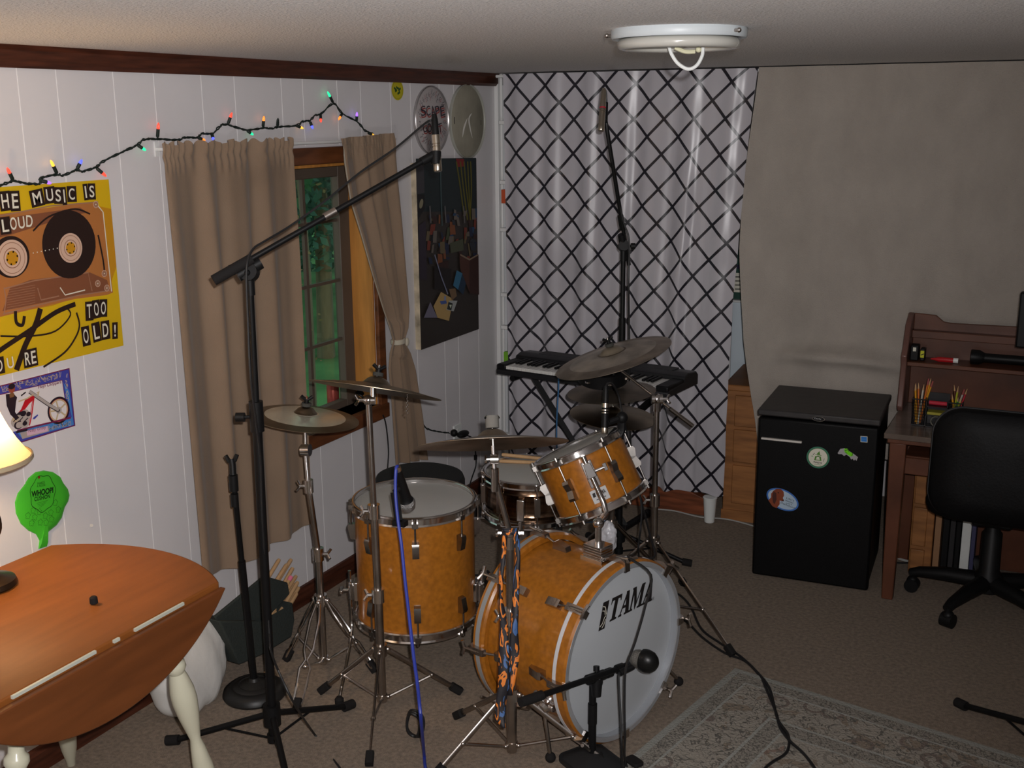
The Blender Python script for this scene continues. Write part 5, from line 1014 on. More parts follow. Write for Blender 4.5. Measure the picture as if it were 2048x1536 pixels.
bm = BM(); box(bm, (2.116, 4.422, og.z+.0485), (2.184, 4.468, og.z+.058)); tag(obj('sticky_notes', bm, flat('notes_yellow', (160, 150, 50))), 'pad of yellow sticky notes in the letter rack', 'notepad')
bm = BM(); lathe(bm, [(.016, 0), (.021, 0), (.021, .014), (.016, .014), (.016, 0)], frame((2.150, 4.433, og.z+.0245), (0, -1, 0)), 24, cap=False); tag(obj('tape_roll', bm, flat('tape_clear', (90, 88, 80), .2)), 'roll of clear tape standing under the letter rack', 'tape')
# monitor at the frame edge
mo = thing('computer_monitor', 'black monitor edge at the right side of the desk', 'monitor', (2.62, 4.42, DT))
bm = BM(); x0 = by(2036, 640, 4.42).x; zm0, zm1 = by(2040, 694, 4.42).z, by(2040, 583, 4.42).z; box(bm, (x0, 4.40, zm0), (x0+.46, 4.44, zm1)); obj('screen_housing', bm, M_BLACK, mo, bevel=.006); bm = BM(); box(bm, (x0+.19, 4.44, DT+.006), (x0+.27, 4.46, zm0+.12)); obj('stand_neck', bm, M_BLACK, mo); bm = BM(); box(bm, (x0+.12, 4.36, DT+.001), (x0+.34, 4.52, DT+.012)); obj('stand_base', bm, M_BLACK, mo, bevel=.004)
# under the desk
dc = thing('drawer_cabinet', 'small golden oak drawer cabinet under the desk', 'drawer cabinet', (2.02, 4.66, 0)); bm = BM(); box(bm, (2.070, 4.62, .0), (2.157, 4.712, .455)); obj('carcass', bm, M_OAK, dc, bevel=.004)
for z0, z1 in ((.30, .43), (.12, .285), (.02, .105)): bm = BM(); box(bm, (2.076, 4.608, z0), (2.130, 4.622, z1)); obj('drawer', bm, M_OAK, dc, bevel=.004)
bm = BM(); box(bm, (2.162, 4.63, 0), (2.185, 4.735, .45)); tag(obj('cardboard_sheet', bm, flat('cardboard', (150, 112, 80)), smooth=False), 'upright tan board between drawer cabinet and dark folders', 'board')
for k, (x, w, h, cc, lab) in enumerate(((2.192, .024, .36, M_BLACK, 'dark folder next to the tan board under the desk'), (2.219, .02, .35, flat('folder_grey', (40, 38, 40)), 'charcoal folder in the middle under the desk'), (2.242, .018, .34, M_BLACK, 'dark folder against the white binder under the desk'), (2.264, .034, .33, M_WPLAST, 'white ring binder standing under the desk'), (2.30, .016, .33, flat('folder_blue', (64, 64, 96)), 'blue grey folder right of the white binder'))):
    bm = BM(); box(bm, (x, 4.63, .001), (x+w, 4.745, h)); tag(obj('folder' if k != 3 else 'ring_binder', bm, cc, bevel=.002), lab, 'folder' if k != 3 else 'binder', 'folders standing under the desk')
# office chair ----------------------------------------------------------
cc = V((2.385, 4.392, 0)); ck = thing('office_chair', 'black swivel office chair with rounded back in front of the desk', 'office chair', tuple(cc))
a_ = atan2(4.422-cc.y, 2.111-cc.x)
for k in range(5):
    a = a_+k*2*pi/5; d = V((cos(a), sin(a), 0)); e = cc+d*.275; bm = BM(); tube(bm, [up(cc+d*.02, .105), up(cc+d*.15, .10), up(cc+d*.25, .088), up(cc+d*.285, .075)], .024, 10, rr=[.034, .029, .022, .018]); lg = obj('base_arm', bm, M_BLACK, ck)
    bm = BM(); s = V((-d.y, d.x, 0)); rod(bm, up(e-s*.022, .028), up(e+s*.022, .028), .027, n=18); rod(bm, up(e, .03), up(e, .08), .012); ball(bm, up(e, .045), .022); obj('caster', bm, M_BLACK, lg)
bm = BM(); lathe(bm, [(.05, .07), (.052, .13), (.038, .15), (.036, .30), (.028, .31), (.026, .38)], Matrix.Translation(cc), 22); obj('column', bm, M_BLACK, ck)
bm = BM(); box(bm, (cc.x-.07, cc.y-.13, .36), (cc.x+.07, cc.y+.1, .405)); obj('mechanism', bm, M_BLACK, ck, bevel=.01)
bm = BM(); prism(bm, rrect(.47, .45, .12, 8), .075, Matrix.Translation((cc.x, cc.y-.01, .40))); obj('seat', bm, M_LEATHER, ck, bevel=.03)
def cushion(M4, w, h, t, r, nm, m):
    bm = BM(); P = rrect(w, h, r, 8); R_ = []
    for sc, z in ((.93, -t/2), (1, -t*.3), (1, t*.3), (.94, t/2), (.6, t*.62), (.2, t*.66)):
        R_.append([bm.verts.new(M4 @ V((x*sc, y*sc, z-.28*(x*sc)**2))) for x, y in P])
    for A, B in zip(R_, R_[1:]):
        for i in range(len(P)): bm.faces.new((A[i], A[(i+1) % len(P)], B[(i+1) % len(P)], B[i]))
    bm.faces.new(R_[0][::-1]); bm.faces.new(R_[-1]); return obj(nm, bm, m, ck, ang=70)
bp = V((2.405, 4.125, .632)); MB_ = frame(bp, (.0, -1, .10), (1, 0, 0)); bk_ = cushion(MB_, .47, .40, .075, .10, 'backrest', M_LEATHER)
bm = BM(); P_ = [MB_ @ V((x*1.004, y*1.004, .0-.28*x*x)) for x, y in rrect(.47, .40, .10, 8)]; tube(bm, P_+[P_[0]], .005, 6); obj('piping', bm, mat('vinyl_piping', (.03, .03, .032), .4), bk_)
bm = BM(); tube(bm, [up(V((cc.x, 4.30, 0)), .415), up(V((cc.x, 4.19, 0)), .41), up(V((cc.x, 4.165, 0)), .45), up(V((cc.x+.005, 4.17, 0)), .60)], .02, 8, flat=2.2); obj('back_bracket', bm, M_BLACK, ck)
# ================================================================== KEYBOARD
KZ = .70; KL, KR = fz(992, 748, KZ), fz(1335, 797, KZ); ku = (KR-KL); klen = ku.length; ku.normalize(); kv = V((-ku.y, ku.x, 0))
MK = Matrix((ku, kv, V((0, 0, 1)))).transposed().to_4x4(); MK.translation = KL
kb_ = thing('electric_keyboard', 'black electric piano keyboard on an X stand before the lattice curtain', 'keyboard', tuple(KL+ku*klen/2))
KD = .30; bm = BM()
prism(bm, [(0, 0), (.0, .022), (.015, .03), (.155, .036), (.165, .058), (.20, .068), (KD-.02, .062), (KD, .045), (KD, .0)], klen, MK @ Matrix(((0,0,1,0),(1,0,0,0),(0,1,0,0),(0,0,0,1)))); obj('case', bm, mat('keyboard_case', (.013, .013, .015), .45), kb_, bevel=.004)
for x0, x1 in ((0, .05), (klen-.06, klen)):
    bm = BM(); box(bm, (x0+.001, .004, .02), (x1-.001, .17, .048), MK); obj('end_cheek', bm, M_BLACK, kb_, bevel=.006)
nw = 36; k0, k1_ = .052, klen-.062; kw = (k1_-k0)/nw; WK = mat('key_white', (.72, .71, .68), .25)
bm = BM(); box(bm, (0, .004, .028), (kw-.0012, .15, .043), None); wk = obj('white_key', bm, WK, None, bevel=.0012); bm = BM(); box(bm, (-kw*.29, .058, .043), (kw*.29, .15, .053), None); bkk = obj('black_key', bm, M_BLACK, None, bevel=.0015)
for i in range(nw):
    o = wk if i == 0 else wk.copy()
    if i: COL.objects.link(o)
    o.parent = kb_; o.matrix_parent_inverse = Matrix.Translation(-kb_.location); o.matrix_basis = MK @ Matrix.Translation((k0+kw*i, 0, 0))
    if i % 7 in (0, 1, 3, 4, 5) and i < nw-1:
        o = bkk if i == 0 else bkk.copy()
        if i: COL.objects.link(o)
        o.parent = kb_; o.matrix_parent_inverse = Matrix.Translation(-kb_.location); o.matrix_basis = MK @ Matrix.Translation((k0+kw*(i+1), 0, 0))
bm = BM(); box(bm, (.1, .205, .064), (.32, .275, .0695), MK); box(bm, (klen-.34, .205, .064), (klen-.08, .275, .0695), MK); obj('speaker_grille', bm, mat('grille', (.03, .03, .033), .6), kb_)
ks = thing('keyboard_stand', 'black folding X stand under the electric keyboard', 'keyboard stand', tuple(up(KL+ku*klen/2, 0)))
fR = fz(1280, 1045); pf = lambda x, y, z: MK @ V((x, y, z-KZ))
xr = (fR-KL).dot(ku); ym = .19
for (xa, xb, dy) in ((.075, xr, -.016), (klen-.12, .08, .016)):
    bm = BM(); A, B = pf(xa, ym+dy, .680), pf(xb, ym+dy, .03); d = (B-A); rod(bm, A, B, .0165, n=4); obj('crossed_bar', bm, M_BLACKM, ks)
    bm = BM(); rod(bm, pf(xa, ym-.17, KZ-.0155), pf(xa, ym+.11, KZ-.0155), .014, n=10); obj('top_rest', bm, M_BLACKM, ks); bm = BM(); rod(bm, pf(xb, ym-.19, .022), pf(xb, ym+.19, .022), .016, n=10); ft = obj('foot_bar', bm, M_BLACKM, ks)
    for y in (-.2, .2): bm = BM(); rod(bm, pf(xb, ym+y-.014, .022), pf(xb, ym+y+.014, .022), .0205, n=12); obj('rubber_cap', bm, M_RUBBER, ft)
bm = BM(); A = pf((.1+xr)/2, ym, .37); rod(bm, A-kv*.04, A+kv*.04, .03, n=16); obj('pivot', bm, M_BLACK, ks)
bm = BM(); e = pf(.245, -.03, .72+.0); tube(bm, spline([pf(.40, KD+.012, .735), pf(.39, KD+.02, .77), pf(.37, .2, .775), pf(.355, .06, .76), pf(.345, -.012, .745), pf(.342, -.016, .68), pf(.335, -.02, .5), pf(.33, .0, .3), pf(.32, .06, .1), pf(.33, .15, .006), pf(.45, .25, .006)], 5), .0035, 6); tag(obj('audio_cable', bm, M_LBLUE), 'light blue cable hanging over the front of the keyboard', 'cable')

# ================================================================== MICROPHONE STANDS
def knob(bm, p, d, r=.013, L=.03): rod(bm, p, V(p)+V(d).normalized()*L*.6, .005, n=8); rod(bm, V(p)+V(d).normalized()*L*.5, V(p)+V(d).normalized()*L*1.3, r, n=10)
def pencil_mic(name_label, p, q, r=.0105, grille=M_SILVER, body=M_SILVER, connector=True, band=None):
    """p = cable end, q = capsule end"""
    p, q = V(p), V(q); L = (q-p).length; M4 = frame(p, q-p); t = thing('pencil_microphone', name_label, 'microphone', tuple(p))
    bm = BM(); lathe(bm, [(r*.7, .0), (r, .004), (r, L*.26), (r*.86, L*.27), (r*.86, L*.285), (r, L*.295), (r, L*.33), (r*.86, L*.34), (r*.86, L*.355), (r, L*.365), (r, L*.80)], M4, 20); obj('body', bm, body, t)
    bm = BM(); lathe(bm, [(r, L*.80), (r*1.02, L*.82), (r*1.02, L*.97), (r*.85, L), (1e-4, L)], M4, 20); obj('capsule', bm, grille, t)
    if connector: bm = BM(); lathe(bm, [(r*.55, -.055), (r*.8, -.04), (r*.9, -.004), (r*.9, .003)], M4, 16); obj('connector', bm, M_BLACK if connector is True else connector, t)
    if band: bm = BM(); lathe(bm, [(r*1.04, L*.18), (r*1.04, L*.22)], M4, 20, cap=False); obj('coloured_band', bm, band, t)
    return t, M4, L
def tripod(root, c, feet, zh):
    for f in feet:
        f = V(f); d = f-c; d.z = 0; d.normalize(); bm = BM(); a = up(c+d*.02, zh); tube(bm, [a, up(f-d*.03, .022), up(f, .018)], .0095, 10); lg = obj('leg', bm, M_BLACKM, root)
        bm = BM(); rod(bm, up(f-d*.035, .022), up(f+d*.005, .0165), .0155, n=12); obj('rubber_foot', bm, M_RUBBER, lg); bm = BM(); rod(bm, up(c+d*.012, zh-.075), a.lerp(up(f, .02), .48), .004, n=6); obj('brace', bm, M_BLACKM, lg)
    bm = BM(); rod(bm, up(c, zh-.03), up(c, zh+.035), .026, n=14); rod(bm, up(c, zh-.085), up(c, zh-.06), .018, n=12); rod(bm, up(c, zh-.085), up(c, zh+.03), .010); obj('leg_hub', bm, M_BLACK, root)
# tall boom in front of the window
c1 = V((.560, 2.390, 0)); pv = at(498, 538, 3.0)
b1 = thing('boom_stand', 'tall black tripod boom stand in front of the long tan curtain', 'microphone stand', tuple(c1))
zc = zat(c1, 830); mid = up(c1, .1).lerp(pv, (zc-.1)/(pv.z-.1)); bm = BM(); rod(bm, up(c1, .05), mid, .0135, n=14); obj('lower_tube', bm, M_BLACKM, b1); bm = BM(); rod(bm, mid, pv-V((0, 0, .02)), .0095, n=14); obj('upper_tube', bm, M_BLACKM, b1)
bm = BM(); rod(bm, mid-V((0, 0, .04)), mid+V((0, 0, .045)), .0195, n=14); knob(bm, mid-RT*.018, -RT, .013, .03); obj('height_clutch', bm, M_BLACK, b1)
be0, be1 = at(427, 561, 2.95), at(864, 312, 3.12); bu = (be1-be0).normalized()
bm = BM(); rod(bm, be0+bu*.10, be1, .0078, n=12); obj('boom', bm, M_BLACKM, b1); bm = BM(); rod(bm, be0, be0+bu*.115, .0145, n=14); rod(bm, be0+bu*.052, be0+bu*.056, .0152, n=14); obj('counterweight', bm, M_RUBBER, b1)
bm = BM(); rod(bm, pv-bu*.035, pv+bu*.035, .018, n=14); rod(bm, pv-FW*.02-V((0, 0, .008)), pv+FW*.022-V((0, 0, .008)), .024, n=18); rod(bm, pv-V((0, 0, .07)), pv-V((0, 0, .02)), .0125, n=12); ball(bm, pv-FW*.022-V((0, 0, .012)), .008); obj('boom_pivot', bm, M_BLACK, b1)
jn = be0.lerp(be1, .52); bm = BM(); rod(bm, jn-bu*.018, jn+bu*.018, .0115, n=12); obj('boom_collar', bm, M_DCHROME, b1)
bm = BM(); qx = at(872, 316, 3.12); rod(bm, be1-bu*.035, be1+bu*.006, .0125, n=12); rod(bm, qx+UP*.018, qx-UP*.018, .0145, n=14); obj('microphone_clip', bm, M_BLACK, b1)
tripod(b1, c1, [fz(337, 1491), fz(704, 1418), c1+V((.735, -.677, 0))*.32], .125)
pencil_mic('silver pencil microphone hanging from the long boom near the wall drumheads', at(871, 268, 3.12), at(876, 343, 3.12), .0115)
bm = BM(); cbl = [at(871, 252, 3.12), at(868, 243, 3.12), at(858, 242, 3.12), at(840, 255, 3.11), at(790, 297, 3.1), at(720, 345, 3.07), at(650, 402, 3.05), at(580, 452, 3.03), at(530, 482, 2.98), at(506, 498, 2.955), at(495, 525, 2.93), at(493, 560, 2.935), at(496, 640, 2.95), at(502, 760, 2.965)]
z_ = [mid+V((.022, -.022, -.1)), up(c1, .75)+V((.028, -.022, 0)), up(c1, .4)+V((.026, -.02, 0)), at(541, 1298, 3.02), at(556, 1340, 3.05), at(590, 1410, 3.06), fz(630, 1470, .005), fz(680, 1536, .005), fz(720, 1580, .005)]
tube(bm, spline(cbl+z_, 5), .0032, 6); tag(obj('microphone_cable', bm, M_CABLE), 'black cable looped along the long boom and down its stand', 'cable')
# straight round base stand
c2 = V((.283, 2.645, 0)); b2 = thing('microphone_stand', 'straight black stand on a heavy round base by the long curtain', 'microphone stand', tuple(c2)); tp = at(466, 950, 3.42)
bm = BM(); lathe(bm, [(.100, 0), (.104, .008), (.100, .022), (.088, .032), (.074, .036), (.070, .0345), (.064, .039), (.052, .042), (.048, .040), (.040, .044), (.020, .052), (.016, .062)], Matrix.Translation(c2), 48); obj('round_base', bm, mat('cast_iron', (.012, .012, .012), .45), b2)
md_ = up(c2, .05).lerp(tp, .60); bm = BM(); rod(bm, up(c2, .05), md_, .0115, n=14); obj('lower_tube', bm, M_BLACKM, b2); bm = BM(); rod(bm, md_, tp, .0085, n=12); obj('upper_tube', bm, M_BLACKM, b2); bm = BM(); rod(bm, tp-V((0, 0, .05)), tp+V((0, 0, .0)), .014, n=14); rod(bm, tp-V((0, 0, .10)), tp-V((0, 0, .06)), .012, n=14); obj('clutch', bm, M_BLACK, b2)
bm = BM(); g = at(463, 918, 3.42); tube(bm, [tp, at(465, 930, 3.42), g], .010, 10); tube(bm, [at(451, 911, 3.42), at(458, 922, 3.42), g+V((0, 0, -.01)), at(470, 920, 3.42), at(474, 909, 3.42)], .0065, 8); obj('microphone_clip', bm, M_BLACK, b2)
# overhead on the right, behind the ride
pv3 = at(1247, 492, 4.46); c3 = V((pv3.x+.0, pv3.y, 0)); b3 = thing('boom_stand', 'black boom stand rising behind the tilted ride cymbal', 'microphone stand', tuple(c3))
zc = 1.05; bm = BM(); rod(bm, up(c3, .05), up(c3, zc), .0135, n=14); obj('lower_tube', bm, M_BLACKM, b3); bm = BM(); rod(bm, up(c3, zc), pv3, .0095, n=14); obj('upper_tube', bm, M_BLACKM, b3)
e0, e1 = at(1258, 530, 4.50), at(1208, 222, 4.2); eu = (e1-e0).normalized(); bm = BM(); rod(bm, e0, e1, .0078, n=12); obj('boom', bm, M_BLACKM, b3); bm = BM(); rod(bm, pv3-eu*.05, pv3+eu*.05, .016, n=12); rod(bm, pv3-FW*.024, pv3+FW*.02, .021, n=16); knob(bm, pv3+RT*.018, RT, .012, .022); rod(bm, pv3-V((0, 0, .06)), pv3, .0125); obj('boom_pivot', bm, M_BLACK, b3)
jn = at(1243, 445, 4.42); bm = BM(); rod(bm, jn-eu*.03, jn+eu*.03, .012, n=12); obj('boom_collar', bm, M_BLACK, b3); bm = BM(); rod(bm, at(1210, 245, 4.2), at(1211, 205, 4.2), .010, n=12); rod(bm, at(1203, 243, 4.2), at(1211, 238, 4.2), .012); obj('microphone_clip', bm, M_BLACK, b3)
tripod(b3, c3, [c3+V((cos(a), sin(a), 0))*.3 for a in (.3, 2.4, 4.5)], .13)
pencil_mic('nickel pencil microphone with a red band on the boom over the lattice curtain', at(1206, 205, 4.18), at(1202, 262, 4.16), .0118, connector=M_SILVER, band=flat('band_red', (190, 20, 50)))
bm = BM(); tube(bm, spline([at(1207, 180, 4.19), at(1211, 182, 4.19), at(1213, 200, 4.2), at(1214, 260, 4.22), at(1228, 350, 4.32), at(1246, 440, 4.4), at(1258, 480, 4.42), at(1257, 560, 4.42), at(1258, 640, 4.50), at(1259, 720, 4.55), at(1258, 800, 4.62), at(1260, 850, 4.6), at(1264, 920, 4.3), at(1282, 1000, 4.0), at(1300, 1070, 3.7), at(1308, 1115, 3.52), BC_+V((0, 0, .305))+AX*.005+sd*.0, at(1302, 1150, 3.22), at(1290, 1215, 3.20), at(1270, 1285, 3.17), at(1252, 1335, 3.15), at(1249, 1400, 3.14), at(1250, 1470, 3.12), fz(1253, 1532, .008), fz(1300, 1600, .008)], 5), .0038, 6)
tag(obj('microphone_cable', bm, M_CABLE), 'black cable falling from the right boom across the white bass head', 'cable')
# kick drum microphone on a low stand
c4 = fz(1184, 1528, 0); b4 = thing('short_boom_stand', 'low black boom stand in front of the white bass drum head', 'microphone stand', tuple(c4))
M4 = Matrix.Translation(c4) @ Matrix.Rotation(-.55, 4, 'Z'); bm = BM(); prism(bm, rrect(.165, .15, .03), .012, M4); P_ = rrect(.15, .135, .03)
lo_ = [bm.verts.new(M4 @ V((x, y, .012))) for x, y in P_]; hi_ = [bm.verts.new(M4 @ V((x*.3, y*.3, .040))) for x, y in P_]
for i in range(len(P_)): bm.faces.new((lo_[i], lo_[(i+1) % len(P_)], hi_[(i+1) % len(P_)], hi_[i]))
bm.faces.new(hi_); obj('weighted_base', bm, mat('matte_black', (.012, .012, .013), .75), b4)
zt4 = zat(c4, 1372); bm = BM(); rod(bm, up(c4, .03), up(c4, zat(c4, 1445)), .0115, n=14); obj('lower_tube', bm, M_BLACKM, b4); bm = BM(); rod(bm, up(c4, zat(c4, 1447)), up(c4, zat(c4, 1407)), .0135, n=14); obj('clutch', bm, M_BLACK, b4); bm = BM(); rod(bm, up(c4, zat(c4, 1407)), up(c4, zt4), .0105, n=14); obj('upper_tube', bm, M_BLACKM, b4)
d4 = (up(c4, .3)-CAM).dot(FW); k0_, k1b = at(1041, 1405, d4-.20), at(1256, 1331, d4+.05); kx = (k1b-k0_).normalized()
bm = BM(); rod(bm, k0_+kx*.04, k1b, .0085, n=12); obj('boom', bm, M_BLACKM, b4); bm = BM(); rod(bm, k0_, k0_+kx*.075, .0135, n=14); obj('counterweight', bm, M_RUBBER, b4)
pk_ = at(1193, 1354, d4); bm = BM(); rod(bm, pk_-kx*.035, pk_+kx*.03, .015, n=14); rod(bm, pk_-UP*.055, pk_-UP*.005, .0135, .018, n=14); ball(bm, pk_-UP*.012, .02, s=(1, .6, 1)); knob(bm, pk_+UP*.008, UP, .009, .018); rod(bm, pk_+kx*.04, pk_+kx*.058, .014, n=12); obj('boom_pivot', bm, M_BLACK, b4); bm = BM(); rod(bm, k1b-kx*.045, k1b-kx*.02, .0135, n=12); rod(bm, k1b-kx*.012, k1b+kx*.012, .0105, n=12); obj('microphone_thread', bm, M_BLACK, b4)
km = thing('kick_microphone', 'fat egg shaped black microphone with grey grille before the bass head', 'microphone', tuple(at(1290, 1320, d4+.03)))
A, B = at(1263, 1313, d4+.03), at(1305, 1326, d4+.0); M4 = frame(A, B-A); L = (B-A).length
bm = BM(); lathe(bm, [(1e-4, -.004), (.014, -.001), (.023, .008), (.0265, .020), (.0265, .028)], M4, 28); obj('grille', bm, mat('mic_grille', (.20, .19, .17), .45, .7, bump=(420, .6)), km)
bm = BM(); lathe(bm, [(.0265, .026), (.032, .028), (.0345, .036), (.035, .044), (.031, .058), (.020, .069), (.008, .074), (1e-4, .074)], M4 @ Matrix.Diagonal((1, .86, 1.12, 1)), 28); obj('body', bm, mat('mic_body', (.006, .0065, .0065), .36, spec=.3), km); bm = BM(); h0 = at(1266, 1333, d4+.02); rod(bm, k1b, at(1275, 1327, d4+.02), .0105, n=12); rod(bm, at(1240, 1346, d4), h0, .0095, n=12); obj('swivel_mount', bm, M_BLACK, km)
bm = BM(); tube(bm, spline([at(1241, 1345, d4-.0), at(1237, 1352, d4-.01), at(1238, 1385, d4-.015), at(1241, 1440, d4-.03), at(1243, 1490, d4-.05), fz(1246, 1545, .008), fz(1262, 1590, .008)], 5), .0038, 6); tag(obj('microphone_cable', bm, M_CABLE), 'black cable dropping from the fat kick microphone to the floor', 'cable')
bm = BM(); q = fz(1268, 1530); M4 = Matrix.Translation(q) @ Matrix.Rotation(-.5, 4, 'Z'); prism(bm, rrect(.055, .036, .01), .018, M4); tag(obj('rubber_block', bm, M_RUBBER, bevel=.004), 'small black rubber block on the rug edge beside the hanging cables', 'block')
# floor tom microphone
m5 = thing('dynamic_microphone', 'black vocal style microphone clipped to the floor tom rim', 'microphone', tuple(at(810, 1000, 3.3)))
A, B = at(801, 957, 3.22), at(812, 1000, 3.27); M4 = frame(A, B-A); L = (B-A).length; bm = BM(); lathe(bm, [(.010, -.03), (.012, 0), (.017, L*.8), (.019, L*.95), (.022, L)], M4, 20); obj('handle', bm, M_BLACK, m5)
bm = BM(); lathe(bm, [(.022, L), (.0255, L+.008), (.0255, L+.014), (.022, L+.03), (.012, L+.038), (1e-4, L+.040)], M4, 24); obj('grille', bm, mat('steel_grille', (.42, .42, .42), .35, .9, bump=(420, .6)), m5); bm = BM(); rod(bm, A-M4.col[2].to_3d()*.045, A-M4.col[2].to_3d()*.025, .009); obj('plug', bm, M_SILVER, m5)
bm = BM(); pts = [at(789, 985, 3.225), at(793, 1012, 3.225), at(797, 1040, 3.225)]; tube(bm, pts, .014, 8, flat=.55); e = at(800, 1043, 3.225); box(bm, e-V((.02, .012, .012)), e+V((.02, .012, .004))); rod(bm, at(790, 985, 3.225), at(800, 975, 3.235), .010); obj('rim_clip', bm, M_BLACK, m5)
bm = BM(); tube(bm, spline([at(800, 944, 3.21), at(796, 933, 3.2), at(792, 940, 3.19), at(791, 985, 3.19), at(796, 1040, 3.18), at(803, 1090, 3.17), at(810, 1160, 3.14), at(818, 1230, 3.10), at(827, 1310, 3.05), at(835, 1370, 3.0), at(842, 1440, 2.96), fz(848, 1506, .03), fz(850, 1530, .010), fz(856, 1560, .009), fz(872, 1620, .009)], 5), .0048, 8); tag(obj('microphone_cable', bm, M_BLUE), 'bright blue cable hanging down in front of the floor tom', 'cable')
bm = BM(); cl = at(821, 1292, 3.33); c0 = at(822, 1298, 3.36)
for k in range(3): tube(bm, [V((c0.x+(.022+.004*k)*cos(t), c0.y+.006*k+.004*sin(3*t), .052+(.04+.003*k)*sin(t))) for t in [i*2*pi/24 for i in range(25)]], .0042, 6)
tag(obj('coiled_cable', bm, M_CABLE), 'coil of black cable under the front of the floor tom', 'cable')
# rack tom microphone
t6, M6, L6 = pencil_mic('black and silver pencil microphone pointing down at the small tom', at(1211, 805, 3.72), at(1209, 868, 3.72), .0115, body=M_BLACK, connector=M_BLACK)
bm = BM(); lathe(bm, [(.0125, L6*.02), (.0125, L6*.16)], M6, 20); lathe(bm, [(.0127, L6*.22), (.0127, L6*.26)], M6, 20); lathe(bm, [(.0127, L6*.31), (.0127, L6*.34)], M6, 20); obj('silver_rings', bm, M_SILVER, t6)
bm = BM(); w0 = at(1217, 845, 3.73); tube(bm, [at(1211, 838, 3.72), w0, at(1236, 838, 3.74)], .011, 8); ball(bm, at(1244, 835, 3.75), .02); tube(bm, [at(1244, 836, 3.75), at(1243, 858, 3.76), at(1238, 876, 3.77)], .015, 8, flat=.6); tube(bm, [at(1232, 858, 3.75), at(1219, 872, 3.73)], .008, 8); obj('rim_clamp', bm, M_BLACK, t6)
bm = BM(); tube(bm, spline([at(1212, 785, 3.72), at(1213, 770, 3.73), at(1224, 768, 3.78), at(1237, 790, 3.85), at(1245, 830, 3.85), at(1256, 880, 3.9), at(1270, 950, 3.92), at(1283, 1010, 3.9), at(1281, 1060, 3.9), at(1277, 1105, 3.9), fz(1290, 1170, .006), fz(1330, 1200, .006)], 5), .0036, 6); tag(obj('microphone_cable', bm, M_CABLE), 'black cable running down behind the small tom to the floor', 'cable')
# stand leg entering from the right edge
f7 = fz(1915, 1415); d7 = (fz(2048, 1471, .05)-f7); d7.z = 0; d7.normalize(); c7 = f7+d7*.36; b7 = thing('tripod_stand', 'black tripod stand leg poking in from the right edge over the carpet', 'stand', tuple(c7)); tripod(b7, c7, [f7, c7+Matrix.Rotation(2.1, 3, 'Z') @ (-d7*.34), c7+Matrix.Rotation(-2.1, 3, 'Z') @ (-d7*.34)], .115); bm = BM(); rod(bm, up(c7, .05), up(c7, 1.0), .0125); obj('tube', bm, M_BLACKM, b7)
# floor cables
def fcable(px, r, m, label, z=.006):
    bm = BM(); tube(bm, spline([fz(x, y, zz if zz else z) for x, y, zz in px], 6), r, 6); return tag(obj('floor_cable', bm, m), label, 'cable')
fcable([(1290, 1150, 0), (1340, 1180, 0), (1362, 1192, 0), (1382, 1215, 0), (1403, 1258, 0), (1440, 1286, 0), (1480, 1312, 0), (1515, 1345, 0), (1538, 1375, .011), (1548, 1410, .011), (1556, 1440, .011), (1575, 1468, .011), (1578, 1490, .014), (1570, 1508, .011), (1545, 1524, .011), (1530, 1537, .011), (1515, 1560, .011)], .0045, M_CABLE, 'black cable snaking left over the rug after crossing the other')
fcable([(1300, 1190, 0), (1345, 1225, 0), (1375, 1245, 0), (1405, 1275, 0), (1450, 1306, 0), (1490, 1322, 0), (1520, 1352, 0), (1530, 1372, .011), (1542, 1400, .011), (1553, 1428, .011), (1560, 1455, .011), (1580, 1482, .016), (1605, 1505, .011), (1625, 1530, .011), (1650, 1570, .011)], .0045, M_CABLE, 'black cable snaking right over the rug toward the viewer')
fcable([(1310, 1018, 0), (1350, 1022, 0), (1400, 1034, 0), (1450, 1038, 0), (1490, 1047, 0), (1530, 1060, 0)], .0035, M_WCABLE, 'thin white cord along the floor below the lattice curtain')
fcable([(1770, 1105, 0), (1800, 1118, 0), (1835, 1125, 0), (1880, 1124, 0), (1925, 1112, 0), (1955, 1098, 0), (1990, 1098, 0), (2048, 1113, 0), (2090, 1125, 0)], .005, M_WCABLE, 'white cord curling across the floor under the desk')
fcable([(1770, 1120, 0), (1800, 1126, 0), (1835, 1123, 0), (1870, 1116, 0), (1950, 1112, 0), (2000, 1090, 0), (2060, 1098, 0)], .004, M_CABLE, 'black cord lying across the floor under the desk', .013)
fcable([(1905, 1085, 0), (1935, 1084, 0), (1960, 1092, 0), (1985, 1130, 0), (1990, 1160, 0), (2030, 1166, 0), (2080, 1160, 0)], .004, M_WCABLE, 'white cord looping behind the office chair base')
fcable([(700, 1090, 0), (950, 1150, 0), (975, 1142, 0), (968, 1170, 0), (950, 1190, 0), (962, 1215, 0)], .0045, M_CABLE, 'black cable curling on the carpet behind the bass drum')

